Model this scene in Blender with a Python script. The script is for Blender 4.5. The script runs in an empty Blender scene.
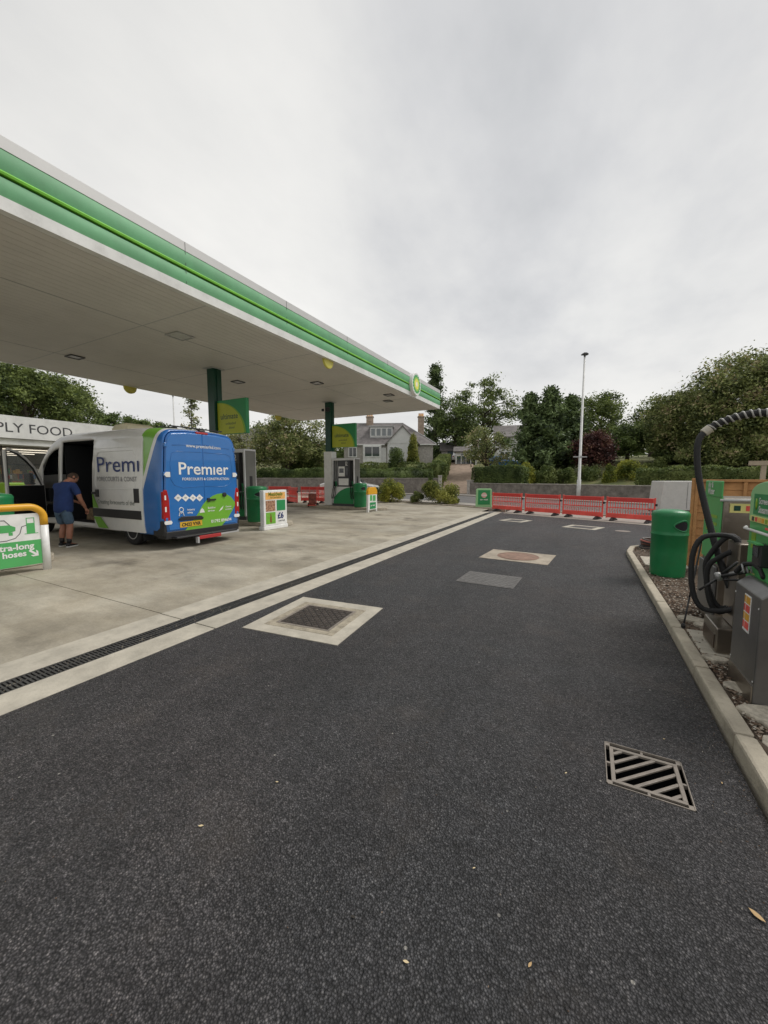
import bpy, bmesh, math, random
import numpy as np
from mathutils import Vector, Matrix
C = bpy.context.scene.collection
R = math.radians
PI = math.pi
rng = np.random.default_rng(7)
random.seed(7)

# ------------------------------------------------------------------ camera numbers, used to read distances off the place
F, H = 385.0, 1.6
TH = math.atan(35 / F)
YAW = math.atan(205 / (F / math.cos(TH)))
fw = np.array([-math.sin(YAW) * math.cos(TH), math.cos(YAW) * math.cos(TH), -math.sin(TH)])
rt = np.array([math.cos(YAW), math.sin(YAW), 0.0])
upv = np.cross(rt, fw)
CAM = np.array([0, 0, H])
def ray(px, py): return fw + rt * (px - 384) / F - upv * (py - 512) / F
def G(px, py, z=0.0):
    d = ray(px, py); return CAM + d * ((z - H) / d[2])
def onX(px, py, x):
    d = ray(px, py); return CAM + d * (x / d[0])
def onY(px, py, y):
    d = ray(px, py); return CAM + d * (y / d[1])
def onD(px, py, dep):
    d = ray(px, py); return CAM + d * dep

# ------------------------------------------------------------------ materials
def _n(nt, t, **k):
    n = nt.nodes.new(t)
    for a, b in k.items(): setattr(n, a, b)
    return n
def mat(name, col, rough=.6, metal=0., var=.10, scale=3., bump=0., bscale=60., spec=.5, col2=None, coat=0., emit=0., alpha=1., dirt=0.):
    m = bpy.data.materials.new(name); m.use_nodes = True
    nt = m.node_tree; b = nt.nodes['Principled BSDF']; L = nt.links.new
    b.inputs['Roughness'].default_value = rough
    b.inputs['Metallic'].default_value = metal
    b.inputs['Specular IOR Level'].default_value = spec
    b.inputs['Coat Weight'].default_value = coat
    b.inputs['Alpha'].default_value = alpha
    tc = _n(nt, 'ShaderNodeTexCoord')
    no = _n(nt, 'ShaderNodeTexNoise'); no.inputs['Scale'].default_value = scale; no.inputs['Detail'].default_value = 7
    no.inputs['Roughness'].default_value = .62
    L(tc.outputs['Object'], no.inputs['Vector'])
    rp = _n(nt, 'ShaderNodeValToRGB')
    c1 = [max(0, c * (1 - var)) for c in col]; c2 = [c * (1 + var) for c in col] if col2 is None else list(col2)
    rp.color_ramp.elements[0].position = .34; rp.color_ramp.elements[1].position = .66
    rp.color_ramp.elements[0].color = (*c1, 1); rp.color_ramp.elements[1].color = (*c2, 1)
    L(no.outputs['Fac'], rp.inputs['Fac'])
    out = rp.outputs['Color']
    if dirt:
        n2 = _n(nt, 'ShaderNodeTexNoise'); n2.inputs['Scale'].default_value = scale * 2.7; n2.inputs['Detail'].default_value = 9; n2.inputs['Roughness'].default_value = .75
        L(tc.outputs['Object'], n2.inputs['Vector'])
        r2 = _n(nt, 'ShaderNodeValToRGB'); r2.color_ramp.elements[0].position = .5; r2.color_ramp.elements[1].position = .72
        r2.color_ramp.elements[0].color = (0, 0, 0, 1); r2.color_ramp.elements[1].color = (dirt, dirt, dirt, 1)
        L(n2.outputs['Fac'], r2.inputs['Fac'])
        mx = _n(nt, 'ShaderNodeMixRGB'); mx.inputs['Color2'].default_value = (.09, .075, .055, 1)
        L(r2.outputs['Color'], mx.inputs['Fac']); L(out, mx.inputs['Color1']); out = mx.outputs['Color']
    L(out, b.inputs['Base Color'])
    if emit:
        b.inputs['Emission Color'].default_value = (*col, 1); b.inputs['Emission Strength'].default_value = emit
    if bump:
        nb = _n(nt, 'ShaderNodeTexNoise'); nb.inputs['Scale'].default_value = bscale; nb.inputs['Detail'].default_value = 6
        L(tc.outputs['Object'], nb.inputs['Vector'])
        bp = _n(nt, 'ShaderNodeBump'); bp.inputs['Strength'].default_value = bump; bp.inputs['Distance'].default_value = .01
        L(nb.outputs['Fac'], bp.inputs['Height']); L(bp.outputs['Normal'], b.inputs['Normal'])
    return m

def leafmat(name, dark, light, tr=.25, dead=None, rough=.65):
    """each leaf (mesh island) has its own tone, and the tone drifts through the crown"""
    m = bpy.data.materials.new(name); m.use_nodes = True
    nt = m.node_tree; b = nt.nodes['Principled BSDF']; L = nt.links.new
    g = _n(nt, 'ShaderNodeNewGeometry'); tc = _n(nt, 'ShaderNodeTexCoord')
    no = _n(nt, 'ShaderNodeTexNoise'); no.inputs['Scale'].default_value = .8; no.inputs['Detail'].default_value = 5
    L(tc.outputs['Object'], no.inputs['Vector'])
    ad = _n(nt, 'ShaderNodeMath', operation='MULTIPLY'); ad.inputs[1].default_value = .30; L(g.outputs['Random Per Island'], ad.inputs[0])
    a2 = _n(nt, 'ShaderNodeMath', operation='MULTIPLY_ADD'); a2.inputs[1].default_value = 1.5; L(no.outputs['Fac'], a2.inputs[0]); L(ad.outputs[0], a2.inputs[2])
    a3 = _n(nt, 'ShaderNodeMath', operation='SUBTRACT'); L(a2.outputs[0], a3.inputs[0]); a3.inputs[1].default_value = .12; a2 = a3
    rp = _n(nt, 'ShaderNodeValToRGB'); e = rp.color_ramp.elements
    e[0].position = .58; e[0].color = (*dark, 1); e[1].position = 1.0; e[1].color = (*light, 1)
    if dead:
        e[1].position = .97; x2 = e.new(1.0); x2.color = (*dead, 1)
    L(a2.outputs[0], rp.inputs['Fac']); L(rp.outputs['Color'], b.inputs['Base Color'])
    b.inputs['Roughness'].default_value = rough; b.inputs['Specular IOR Level'].default_value = .35
    t = _n(nt, 'ShaderNodeBsdfTranslucent'); L(rp.outputs['Color'], t.inputs['Color'])
    mx = _n(nt, 'ShaderNodeMixShader'); mx.inputs[0].default_value = tr
    L(b.outputs[0], mx.inputs[1]); L(t.outputs[0], mx.inputs[2])
    L(mx.outputs[0], nt.nodes['Material Output'].inputs['Surface'])
    return m

# ------------------------------------------------------------------ mesh builder
class MB:
    def __init__(s): s.v = []; s.f = []; s.mi = []
    def add(s, vs, fs, mi=0, M=None):
        o = len(s.v)
        s.v += [tuple(M @ Vector(v)) if M is not None else tuple(v) for v in vs]
        s.f += [tuple(i + o for i in f) for f in fs]; s.mi += [mi] * len(fs); return s
    def box(s, x0, x1, y0, y1, z0, z1, mi=0, M=None):
        v = [(x, y, z) for z in (z0, z1) for y in (y0, y1) for x in (x0, x1)]
        return s.add(v, [(0, 2, 3, 1), (4, 5, 7, 6), (0, 1, 5, 4), (2, 6, 7, 3), (0, 4, 6, 2), (1, 3, 7, 5)], mi, M)
    def cbox(s, c, d, mi=0, M=None):
        return s.box(c[0] - d[0] / 2, c[0] + d[0] / 2, c[1] - d[1] / 2, c[1] + d[1] / 2, c[2] - d[2] / 2, c[2] + d[2] / 2, mi, M)
    def prism(s, poly, a, b, ax='z', mi=0, M=None):
        """poly: 2-D outline; ax z: (x,y), ax y: (x,z), ax x: (y,z)"""
        def P(p, t): return (p[0], p[1], t) if ax == 'z' else ((p[0], t, p[1]) if ax == 'y' else (t, p[0], p[1]))
        n = len(poly); v = [P(p, a) for p in poly] + [P(p, b) for p in poly]
        f = [tuple(range(n))[::-1], tuple(range(n, 2 * n))] + [(i, (i + 1) % n, n + (i + 1) % n, n + i) for i in range(n)]
        return s.add(v, f, mi, M)
    def tube(s, pts, r, n=10, closed=False, mi=0, M=None, caps=True):
        pts = [Vector(p) for p in pts]; k = len(pts); rr = r if isinstance(r, (list, tuple)) else [r] * k
        up = None; vs = []
        for i, p in enumerate(pts):
            a = pts[(i - 1) % k] if (i or closed) else p; c = pts[(i + 1) % k] if (i < k - 1 or closed) else p
            t = (c - a).normalized()
            if up is None:
                up = Vector((0, 0, 1)) if abs(t.z) < .9 else Vector((1, 0, 0))
            u = (up - t * up.dot(t)).normalized(); w = t.cross(u); up = u
            vs += [p + (u * math.cos(2 * PI * j / n) + w * math.sin(2 * PI * j / n)) * rr[i] for j in range(n)]
        fs = []
        for i in range(k if closed else k - 1):
            i2 = (i + 1) % k
            fs += [(i * n + j, i * n + (j + 1) % n, i2 * n + (j + 1) % n, i2 * n + j) for j in range(n)]
        if not closed and caps: fs += [tuple(range(n))[::-1], tuple(range((k - 1) * n, k * n))]
        return s.add(vs, fs, mi, M)
    def cyl(s, p, q, r, n=16, mi=0, M=None): return s.tube([p, q], r, n, False, mi, M)
    def lathe(s, prof, n=28, c=(0, 0, 0), mi=0, M=None, sx=1, sy=1):
        vs = [(c[0] + r * sx * math.cos(2 * PI * j / n), c[1] + r * sy * math.sin(2 * PI * j / n), c[2] + z) for r, z in prof for j in range(n)]
        k = len(prof)
        fs = [(i * n + j, i * n + (j + 1) % n, (i + 1) * n + (j + 1) % n, (i + 1) * n + j) for i in range(k - 1) for j in range(n)]
        fs += [tuple(range(n))[::-1], tuple(range((k - 1) * n, k * n))]
        return s.add(vs, fs, mi, M)
    def build(s, name, m=None, parent=None, smooth=False, bevel=0., loc=None, rot=None, auto=None):
        me = bpy.data.meshes.new(name); me.from_pydata(s.v, [], s.f)
        ms = m if isinstance(m, (list, tuple)) else [m]
        for x in ms: me.materials.append(x)
        if len(ms) > 1: me.polygons.foreach_set('material_index', s.mi)
        me.validate(); me.update()
        o = bpy.data.objects.new(name, me); C.objects.link(o)
        if parent: o.parent = parent
        if loc is not None: o.location = loc
        if rot is not None: o.rotation_euler = rot
        if smooth: me.polygons.foreach_set('use_smooth', [True] * len(me.polygons))
        if auto:
            me.polygons.foreach_set('use_smooth', [True] * len(me.polygons)); me.set_sharp_from_angle(angle=R(auto))
        if bevel:
            b = o.modifiers.new('bevel', 'BEVEL'); b.width = bevel; b.segments = 2; b.limit_method = 'ANGLE'; b.angle_limit = R(40)
        return o
def tag(o, label=None, cat=None, group=None, kind=None):
    for k, v in (('label', label), ('category', cat), ('group', group), ('kind', kind)):
        if v: o[k] = v
    return o
def empty(name, loc, label, cat, rz=0., group=None):
    o = bpy.data.objects.new(name, None); C.objects.link(o); o.location = loc; o.rotation_euler = (0, 0, rz)
    o.empty_display_size = .2
    return tag(o, label, cat, group)
def struct(o): o['kind'] = 'structure'; return o
def copy_tree(o, parent=None):
    c = o.copy(); C.objects.link(c)
    if parent: c.parent = parent
    for ch in list(o.children): copy_tree(ch, c)
    return c
def place(o, loc, rz, label):
    o.location = loc; o.rotation_euler = (0, 0, rz); o['label'] = label; return o

_tc = {}
def text_geo(s, bold=0., spacing=1.0):
    cu = bpy.data.curves.new('t', 'FONT'); cu.body = s; cu.size = 1; cu.offset = bold; cu.space_character = spacing; cu.space_line = 1.0
    cu.resolution_u = 3
    ob = bpy.data.objects.new('t', cu); C.objects.link(ob)
    bpy.context.view_layer.update()
    me = bpy.data.meshes.new_from_object(ob.evaluated_get(bpy.context.evaluated_depsgraph_get()))
    v = np.array([tuple(x.co) for x in me.vertices]); f = [tuple(p.vertices) for p in me.polygons]
    bpy.data.objects.remove(ob); bpy.data.curves.remove(cu); bpy.data.meshes.remove(me)
    return v, f
def lettering(mb, s, org, right, up, width=None, height=None, bold=.0, mi=0, spacing=1., proud=.003, center=False):
    """writes s into mb: org is lower-left (or lower-centre) of the line"""
    v, f = text_geo(s, bold, spacing)
    x0, x1 = v[:, 0].min(), v[:, 0].max(); y0, y1 = 0, v[:, 1].max()
    sx = width / (x1 - x0) if width else height / (y1 - y0)
    sy = height / (y1 - y0) if height else sx
    right = Vector(right).normalized(); up = Vector(up).normalized(); nrm = right.cross(up); o = Vector(org) + nrm * proud
    if center: o -= right * ((x1 - x0) * sx / 2)
    mb.add([o + right * ((a[0] - x0) * sx) + up * (a[1] * sy) for a in v], f, mi)
    return mb

# ------------------------------------------------------------------ foliage
def leaves(P, size, rr, flat=0., up_bias=0.):
    n = len(P)
    a = rr.normal(size=(n, 3)); a /= np.linalg.norm(a, axis=1)[:, None]
    b = rr.normal(size=(n, 3)); 
    if flat: b[:, 2] *= (1 - flat); a[:, 2] *= (1 - flat); a /= np.linalg.norm(a, axis=1)[:, None]
    b -= a * (a * b).sum(1)[:, None]; b /= np.linalg.norm(b, axis=1)[:, None]
    s = size * rr.uniform(.55, 1.35, n)[:, None]
    V = np.stack([P - a * s, P - b * s * .45, P + a * s, P + b * s * .45], 1).reshape(-1, 3)
    return V
def leaf_mesh(name, V, m, parent=None, extra=None):
    n = len(V) // 4
    me = bpy.data.meshes.new(name)
    ev, ef = extra if extra else (np.zeros((0, 3)), [])
    nv = len(V) + len(ev)
    me.vertices.add(nv); me.vertices.foreach_set('co', np.concatenate([V, ev]).astype(np.float32).ravel())
    me.loops.add(4 * (n + len(ef)))
    li = np.concatenate([np.arange(4 * n), (np.array(ef, dtype=int) + 4 * n).ravel()]).astype(np.int32)
    me.loops.foreach_set('vertex_index', li)
    me.polygons.add(n + len(ef)); me.polygons.foreach_set('loop_start', np.arange(0, 4 * (n + len(ef)), 4, dtype=np.int32))
    me.update(calc_edges=True); me.materials.append(m)
    o = bpy.data.objects.new(name, me); C.objects.link(o)
    if parent: o.parent = parent
    return o
def clumps(rr, n, rx, ry, rz, shell=.45, low=-.75):
    out = []
    while len(out) < n:
        d = rr.normal(size=3); d /= np.linalg.norm(d)
        if d[2] < low: continue
        r = shell + (1 - shell) * rr.random() ** .6
        out.append((d[0] * rx * r, d[1] * ry * r, d[2] * rz * r))
    return np.array(out)
BARK = None
def tree(name, label, base, top, crown_z0, rx, m, seed, n_cl=90, n_leaf=150, lsize=.16, ry=None, cr=.75, trunk_r=.22, shell=.4, group=None, kind='round', cat='tree', egg=0., trunk_m=None):
    rr = np.random.default_rng(seed); ry = ry or rx
    t = empty(name, base, label, cat, group=group)
    h = top - base[2]; cz0 = crown_z0 - base[2]; rz = (h - cz0) / 2; cz = cz0 + rz
    cl = clumps(rr, n_cl, rx, ry, rz, shell)
    if kind == 'cone':
        nb = max(6, n_cl // 5); L_ = []
        for q in range(nb):
            u = (q + rr.random()) / nb; a = rr.uniform(0, 2 * PI); ln = ((1 - u) ** .85 * rr.uniform(.5, 1.15) + .03)
            for w_ in (.15, .38, .6, .8, 1.0):
                L_.append((math.cos(a) * ln * w_ * rx, math.sin(a) * ln * w_ * ry, (cz0 + (h - cz0) * u) - cz + ln * rx * w_ * w_ * .45))
        cl = np.array(L_)
    if egg: cl[:, :2] *= (1 - egg * np.clip(cl[:, 2:3] / rz, -1, 1))
    # lumpy outline: push clumps in and out with a few random bulges
    bd = rr.normal(size=(9, 3)); bd /= np.linalg.norm(bd, axis=1)[:, None]
    dn = cl / np.linalg.norm(cl / np.array([rx, ry, rz]), axis=1)[:, None] / np.array([rx, ry, rz])
    w = np.clip((dn @ bd.T - .6) / .4, 0, 1) @ rr.uniform(-.32, .22, 9)
    if kind != 'cone': cl = cl * (1 + w)[:, None]
    cl[:, 2] += cz
    P = []
    for c in cl:
        k = int(n_leaf * rr.uniform(.5, 1.4)); s = cr * rr.uniform(.55, 1.25)
        q = rr.normal(size=(k, 3)) * s * np.array([.5, .5, .34]); q[:, 2] -= (q[:, 0] ** 2 + q[:, 1] ** 2) * .12 / s
        if kind == 'cone': q *= .62 + .5 * rr.random()
        P.append(q + c)
    P = np.concatenate(P); P[:, 2] = np.maximum(P[:, 2], .1)
    leaf_mesh('crown', leaves(P, lsize, rr, flat=.25), m, t)
    mb = MB()
    top_t = (0, 0, cz + rz * (.9 if kind == 'cone' else .35))
    jx, jy = rr.normal(size=2) * .15
    mb.tube([(0, 0, -.3), (jx * .3, jy * .3, h * .12), (jx, jy, h * .3), (jx * 1.5, jy * .5, cz), top_t], [trunk_r * 1.35, trunk_r, trunk_r * .8, trunk_r * .55, trunk_r * .15], 9)
    for c in cl[:: max(1, n_cl // 26)]:
        z0 = min(c[2] - .1, max(h * .18, c[2] - .5 * math.hypot(c[0], c[1]) - .6 * rr.random()))
        z0 = max(z0, h * .12)
        p0 = Vector((jx * min(1, z0 / (h * .3)), jy * min(1, z0 / (h * .3)), z0)); p3 = Vector(c); md = p0.lerp(p3, .5) + Vector((0, 0, .12 * (p3 - p0).length)) * (-.3 if kind == 'cone' else 1)
        mb.tube([p0, md, p3], [trunk_r * .42, trunk_r * .25, trunk_r * .07], 6)
    mb.build('trunk', trunk_m or BARK, t, smooth=True)
    return t
def shrub(name, label, base, rx, ry, h, m, seed, n=2600, lsize=.06, group=None, cat='shrub', lumps=14, kind='dome'):
    rr = np.random.default_rng(seed)
    t = empty(name, base, label, cat, group=group)
    P = []
    cs = [((0, 0, h * .46), (rx * .85, ry * .85, h * .5)), ((0, 0, h * .25), (rx * .8, ry * .8, h * .3))]
    for i in range(lumps):
        a = rr.uniform(0, 2 * PI); e = rr.uniform(-1, 1)
        r = math.sqrt(max(0, 1 - max(e, 0) ** 2)) * .66
        if kind == 'cone': e = rr.uniform(-1, 1); r = .62 * (1 - (e + 1) / 2) ** .7
        cs.append(((math.cos(a) * r * rx, math.sin(a) * r * ry, h * (.5 + e * .33)), (rx * .4, ry * .4, h * .24)))
    if kind == 'cone': cs[0] = ((0, 0, h * .45), (rx * .45, ry * .45, h * .44))
    for c, s in cs:
        k = n // len(cs); d = rr.normal(size=(k, 3)); d /= np.linalg.norm(d, axis=1)[:, None]
        P.append(np.array(c) + d * np.array(s) * (rr.random((k, 1)) ** .3) * rr.uniform(.9, 1.12, (k, 1)))
    P = np.concatenate(P); P[:, 2] = np.maximum(P[:, 2], .02)
    leaf_mesh('foliage', leaves(P, lsize, rr), m, t)
    mb = MB()
    for i in range(7):
        a = rr.uniform(0, 2 * PI); mb.tube([(0, 0, -.05), (math.cos(a) * rx * .25, math.sin(a) * ry * .25, h * .3), (math.cos(a) * rx * .5, math.sin(a) * ry * .5, h * .6)], [.03, .02, .008], 5)
    mb.build('stem', BARK, t, smooth=True)
    return t
def hedge(label, p0, p1, w, z0, h, m, seed, dens=420, lsize=.07, bumpy=.08, z1=None, slope_top=0):
    """clipped hedge between two ground points"""
    rr = np.random.default_rng(seed); p0 = np.array(p0, float); p1 = np.array(p1, float); L = np.linalg.norm(p1 - p0)
    ang = math.atan2(p1[1] - p0[1], p1[0] - p0[0])
    dz = (z1 if z1 is not None else z0) - z0
    t = empty('hedge', (p0[0], p0[1], z0), label, 'hedge', rz=ang)
    P = []
    def lump(x, k): return bumpy * (np.sin(x * 1.3 + k) + .6 * np.sin(x * 3.1 + 2 * k) + .35 * np.sin(x * 7.7 + k))
    for (area, mk) in ((L * h, lambda a, b: (a * L, -w / 2 + 0 * a, b * h)), (L * h, lambda a, b: (a * L, w / 2 + 0 * a, b * h)), (L * w, lambda a, b: (a * L, (b - .5) * w, h + 0 * a)), (w * h, lambda a, b: (0 * a, (a - .5) * w, b * h)), (w * h, lambda a, b: (L + 0 * a, (a - .5) * w, b * h))):
        k = int(area * dens); q = np.stack(mk(rr.random(k), rr.random(k)), 1) + rr.normal(size=(k, 3)) * .05
        q[:, 1] += lump(q[:, 0], 1) * np.sign(q[:, 1]) ; q[:, 2] += lump(q[:, 0], 4) * (q[:, 2] / h)
        P.append(q)
    P = np.concatenate(P); P[:, 2] += dz * P[:, 0] / L
    e = .07 + bumpy
    xs = (e, L - e)
    ev = np.array([(x, y, z + dz * x / L) for z in (-.2, h - e) for y in (-w / 2 + e, w / 2 - e) for x in xs])
    ef = [(0, 2, 3, 1), (4, 5, 7, 6), (0, 1, 5, 4), (2, 6, 7, 3), (0, 4, 6, 2), (1, 3, 7, 5)]
    leaf_mesh('foliage', leaves(P, lsize, rr), m, t, (ev, ef))
    return t
# ------------------------------------------------------------------ shared materials
BARK = mat('bark', (.075, .06, .045), .9, bump=.6, bscale=14, var=.3)
WHITE = mat('white_paint', (.74, .74, .72), .35, dirt=.18, scale=1.2)
WHITEP = mat('white_plastic', (.78, .78, .76), .4, dirt=.08)
OFFW = mat('soffit_white', (.66, .635, .60), .55, var=.05, scale=.7, dirt=.08)
LGREY = mat('light_grey_metal', (.44, .44, .44), .4, var=.08)
DGREY = mat('dark_grey', (.06, .06, .065), .45)
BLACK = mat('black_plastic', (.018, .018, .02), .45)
RUBBER = mat('rubber', (.016, .016, .017), .7, bump=.2)
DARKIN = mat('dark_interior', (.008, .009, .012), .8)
GREENP = mat('green_plastic', (.012, .19, .062), .38, var=.12, scale=2.5, dirt=.12, bump=.05, bscale=200)
GREEN = mat('green_sign', (.02, .26, .085), .4, var=.05)
DGREEN = mat('dark_green_paint', (.0, .055, .03), .35, var=.1)
LGREEN = mat('pale_green', (.30, .58, .28), .45, var=.05)
MGREEN = mat('mid_green', (.085, .40, .12), .42, var=.05)
LIME = mat('lime', (.23, .42, .02), .4, var=.05)
YELLOW = mat('yellow', (.72, .37, .02), .4, var=.06, dirt=.12)
PYEL = mat('pale_yellow', (.75, .70, .25), .45, var=.05)
OLIVE = mat('olive_yellow', (.46, .50, .03), .45, var=.05)
ORANGE = mat('orange', (.70, .20, .03), .5)
CREAM = mat('cream', (.72, .66, .47), .5)
TERRA = mat('poster_orange', (.78, .42, .12), .5, var=.15, scale=9)
FOODP = mat('food_picture', (.10, .03, .015), .6, scale=22, col2=(.62, .36, .22))
REDB = mat('barrier_red', (.80, .10, .08), .45, var=.18, scale=2)
REDW = mat('strip_reflective', (.72, .60, .56), .4, scale=25, col2=(.55, .12, .1))
TAILR = mat('tail_light_red', (.38, .008, .008), .15, coat=.5)
BLUE = mat('van_blue', (.018, .15, .45), .25, coat=.6, var=.05)
NAVY = mat('navy_letter', (.01, .03, .16), .4)
STEEL = mat('stainless', (.30, .265, .225), .30, metal=.85, var=.2, scale=1.4, bump=.15, bscale=18, dirt=.25)
GALV = mat('galvanised', (.60, .60, .59), .55, metal=.0, var=.08, scale=3)
IRON = mat('cast_iron', (.05, .048, .046), .5, var=.25, bump=.3, scale=9, spec=.4)
LIGHTIRON = mat('worn_iron', (.22, .19, .16), .5, var=.22, scale=14, bump=.2, dirt=.3)
GLASS = mat('window_glass', (.03, .035, .04), .06, spec=.9, var=.2)
CONC = mat('new_concrete', (.44, .405, .335), .85, var=.16, scale=3.5, bump=.35, bscale=50, dirt=.22)
KERBM = mat('kerb_concrete', (.42, .375, .295), .88, var=.16, scale=4, bump=.6, bscale=60, dirt=.3)
GRANITE = mat('granite_wall', (.20, .18, .16), .9, scale=2.6, var=.35, bump=1., bscale=6, dirt=.5)
STONEH = mat('house_granite', (.42, .395, .365), .9, scale=4, var=.25)
RENDER = mat('white_render', (.68, .68, .67), .8, var=.06)
SLATE = mat('slate_roof', (.17, .155, .15), .7, scale=1.6, var=.3, bump=.6, bscale=9)
BRICKC = mat('chimney_stone', (.36, .28, .22), .9, scale=4, var=.3)
TIMBER = mat('orange_timber', (.47, .24, .095), .75, scale=5, var=.2, bump=.4, bscale=25)
TIMBERD = mat('weathered_timber', (.28, .20, .13), .85, scale=5, var=.2)
PALEWOOD = mat('pale_timber', (.46, .38, .28), .8, scale=5, var=.15)
LAMPOFF = mat('lamp_glass', (.5, .5, .48), .3)

def base_nodes(name):
    m = bpy.data.materials.new(name); m.use_nodes = True
    nt = m.node_tree; return m, nt, nt.nodes['Principled BSDF'], nt.links.new, _n(nt, 'ShaderNodeTexCoord')
def noise(nt, L, vec, sc, det=6, ro=.6, stretch=None):
    if stretch:
        mp = _n(nt, 'ShaderNodeMapping'); mp.inputs['Scale'].default_value = stretch; L(vec, mp.inputs['Vector']); vec = mp.outputs[0]
    n = _n(nt, 'ShaderNodeTexNoise'); n.inputs['Scale'].default_value = sc; n.inputs['Detail'].default_value = det; n.inputs['Roughness'].default_value = ro
    L(vec, n.inputs['Vector']); return n.outputs['Fac']
def ramp(nt, L, fac, stops):
    r = _n(nt, 'ShaderNodeValToRGB'); e = r.color_ramp.elements
    e[0].position, e[0].color = stops[0][0], (*stops[0][1], 1); e[1].position, e[1].color = stops[-1][0], (*stops[-1][1], 1)
    for p, c in stops[1:-1]:
        x = e.new(p); x.color = (*c, 1)
    L(fac, r.inputs['Fac']); return r.outputs['Color']
def mixc(nt, L, fac, a, b, mode='MIX'):
    m = _n(nt, 'ShaderNodeMixRGB', blend_type=mode)
    for s, v in ((0, fac), (1, a), (2, b)):
        if isinstance(v, (int, float)): m.inputs[s].default_value = v
        elif isinstance(v, tuple): m.inputs[s].default_value = (*v, 1)
        else: L(v, m.inputs[s])
    return m.outputs[0]
g3 = lambda x: (x, x, x)

def asphalt_mat():
    m, nt, b, L, tc = base_nodes('new_asphalt'); o = tc.outputs['Object']
    v = _n(nt, 'ShaderNodeTexVoronoi'); v.inputs['Scale'].default_value = 120; v.inputs['Randomness'].default_value = 1; L(o, v.inputs['Vector'])
    v2 = _n(nt, 'ShaderNodeTexVoronoi'); v2.inputs['Scale'].default_value = 64; L(o, v2.inputs['Vector'])
    sep = _n(nt, 'ShaderNodeSeparateColor'); L(v.outputs['Color'], sep.inputs[0])
    stone = ramp(nt, L, sep.outputs[0], [(0, (.040,.040,.042)), (.5, (.056,.055,.057)), (.85, (.078, .076, .078)), (1, (.125, .121, .12))])
    sep2 = _n(nt, 'ShaderNodeSeparateColor'); L(v2.outputs['Color'], sep2.inputs[0])
    s2 = ramp(nt, L, sep2.outputs[0], [(0, g3(.8)), (.6, g3(1.0)), (.93, g3(1.15)), (1, g3(1.4))])
    c = mixc(nt, L, 1., stone, s2, 'MULTIPLY')
    gap = ramp(nt, L, v.outputs['Distance'], [(.28, g3(1.15)), (.62, g3(.34))])
    c = mixc(nt, L, 1., c, gap, 'MULTIPLY')
    tint = ramp(nt, L, noise(nt, L, o, .32, 4, .6), [(.40, (1.02, 1.04, 1.06)), (.62, (1.20, 1.12, 1.10))])
    c = mixc(nt, L, 1., c, tint, 'MULTIPLY')
    gr = ramp(nt, L, noise(nt, L, o, 34, 4, .7), [(.33, g3(.70)), (.66, g3(1.30))])
    c = mixc(nt, L, 1., c, gr, 'MULTIPLY')
    big = ramp(nt, L, noise(nt, L, o, .55, 5, .6), [(.3, g3(.82)), (.7, g3(1.2))])
    c = mixc(nt, L, 1., c, big, 'MULTIPLY')
    mid = ramp(nt, L, noise(nt, L, o, 5.5, 6, .7), [(.32, g3(.78)), (.68, g3(1.22))])
    c = mixc(nt, L, 1., c, mid, 'MULTIPLY')
    roll = ramp(nt, L, noise(nt, L, o, 1.1, 3, .5, (1.6, .12, 1)), [(.35, g3(.9)), (.65, g3(1.13))])
    c = mixc(nt, L, 1., c, roll, 'MULTIPLY')
    # brown dust scuffs
    du = ramp(nt, L, noise(nt, L, o, 1.6, 8, .72), [(.52, g3(0)), (.72, g3(.30))])
    c = mixc(nt, L, du, c, (.105, .085, .07))
    ws = ramp(nt, L, noise(nt, L, o, 3.1, 9, .8), [(.66, g3(0)), (.78, g3(.4))])
    c = mixc(nt, L, ws, c, (.16, .155, .145))
    vs = _n(nt, 'ShaderNodeTexVoronoi'); vs.inputs['Scale'].default_value = 7; L(o, vs.inputs['Vector'])
    sp = ramp(nt, L, vs.outputs['Distance'], [(.0, g3(1)), (.035, g3(1)), (.05, g3(0))])
    gate = ramp(nt, L, noise(nt, L, o, 4.3, 2, .5), [(.52, g3(0)), (.56, g3(.8))])
    c = mixc(nt, L, mixc(nt, L, 1., sp, gate, 'MULTIPLY'), c, (.42, .40, .36))
    L(c, b.inputs['Base Color']); b.inputs['Roughness'].default_value = .72; b.inputs['Specular IOR Level'].default_value = .42
    rr = ramp(nt, L, sep.outputs[1], [(0, g3(.50)), (1, g3(.85))]); L(rr, b.inputs['Roughness'])
    hh = _n(nt, 'ShaderNodeMath', operation='MULTIPLY_ADD'); L(v.outputs['Distance'], hh.inputs[0]); hh.inputs[1].default_value = -1.; 
    L(noise(nt, L, o, 45, 5, .7), hh.inputs[2])
    bp = _n(nt, 'ShaderNodeBump'); bp.inputs['Strength'].default_value = 1.0; bp.inputs['Distance'].default_value = .010
    L(hh.outputs[0], bp.inputs['Height']); L(bp.outputs[0], b.inputs['Normal'])
    return m
ASPH = asphalt_mat()
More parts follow.
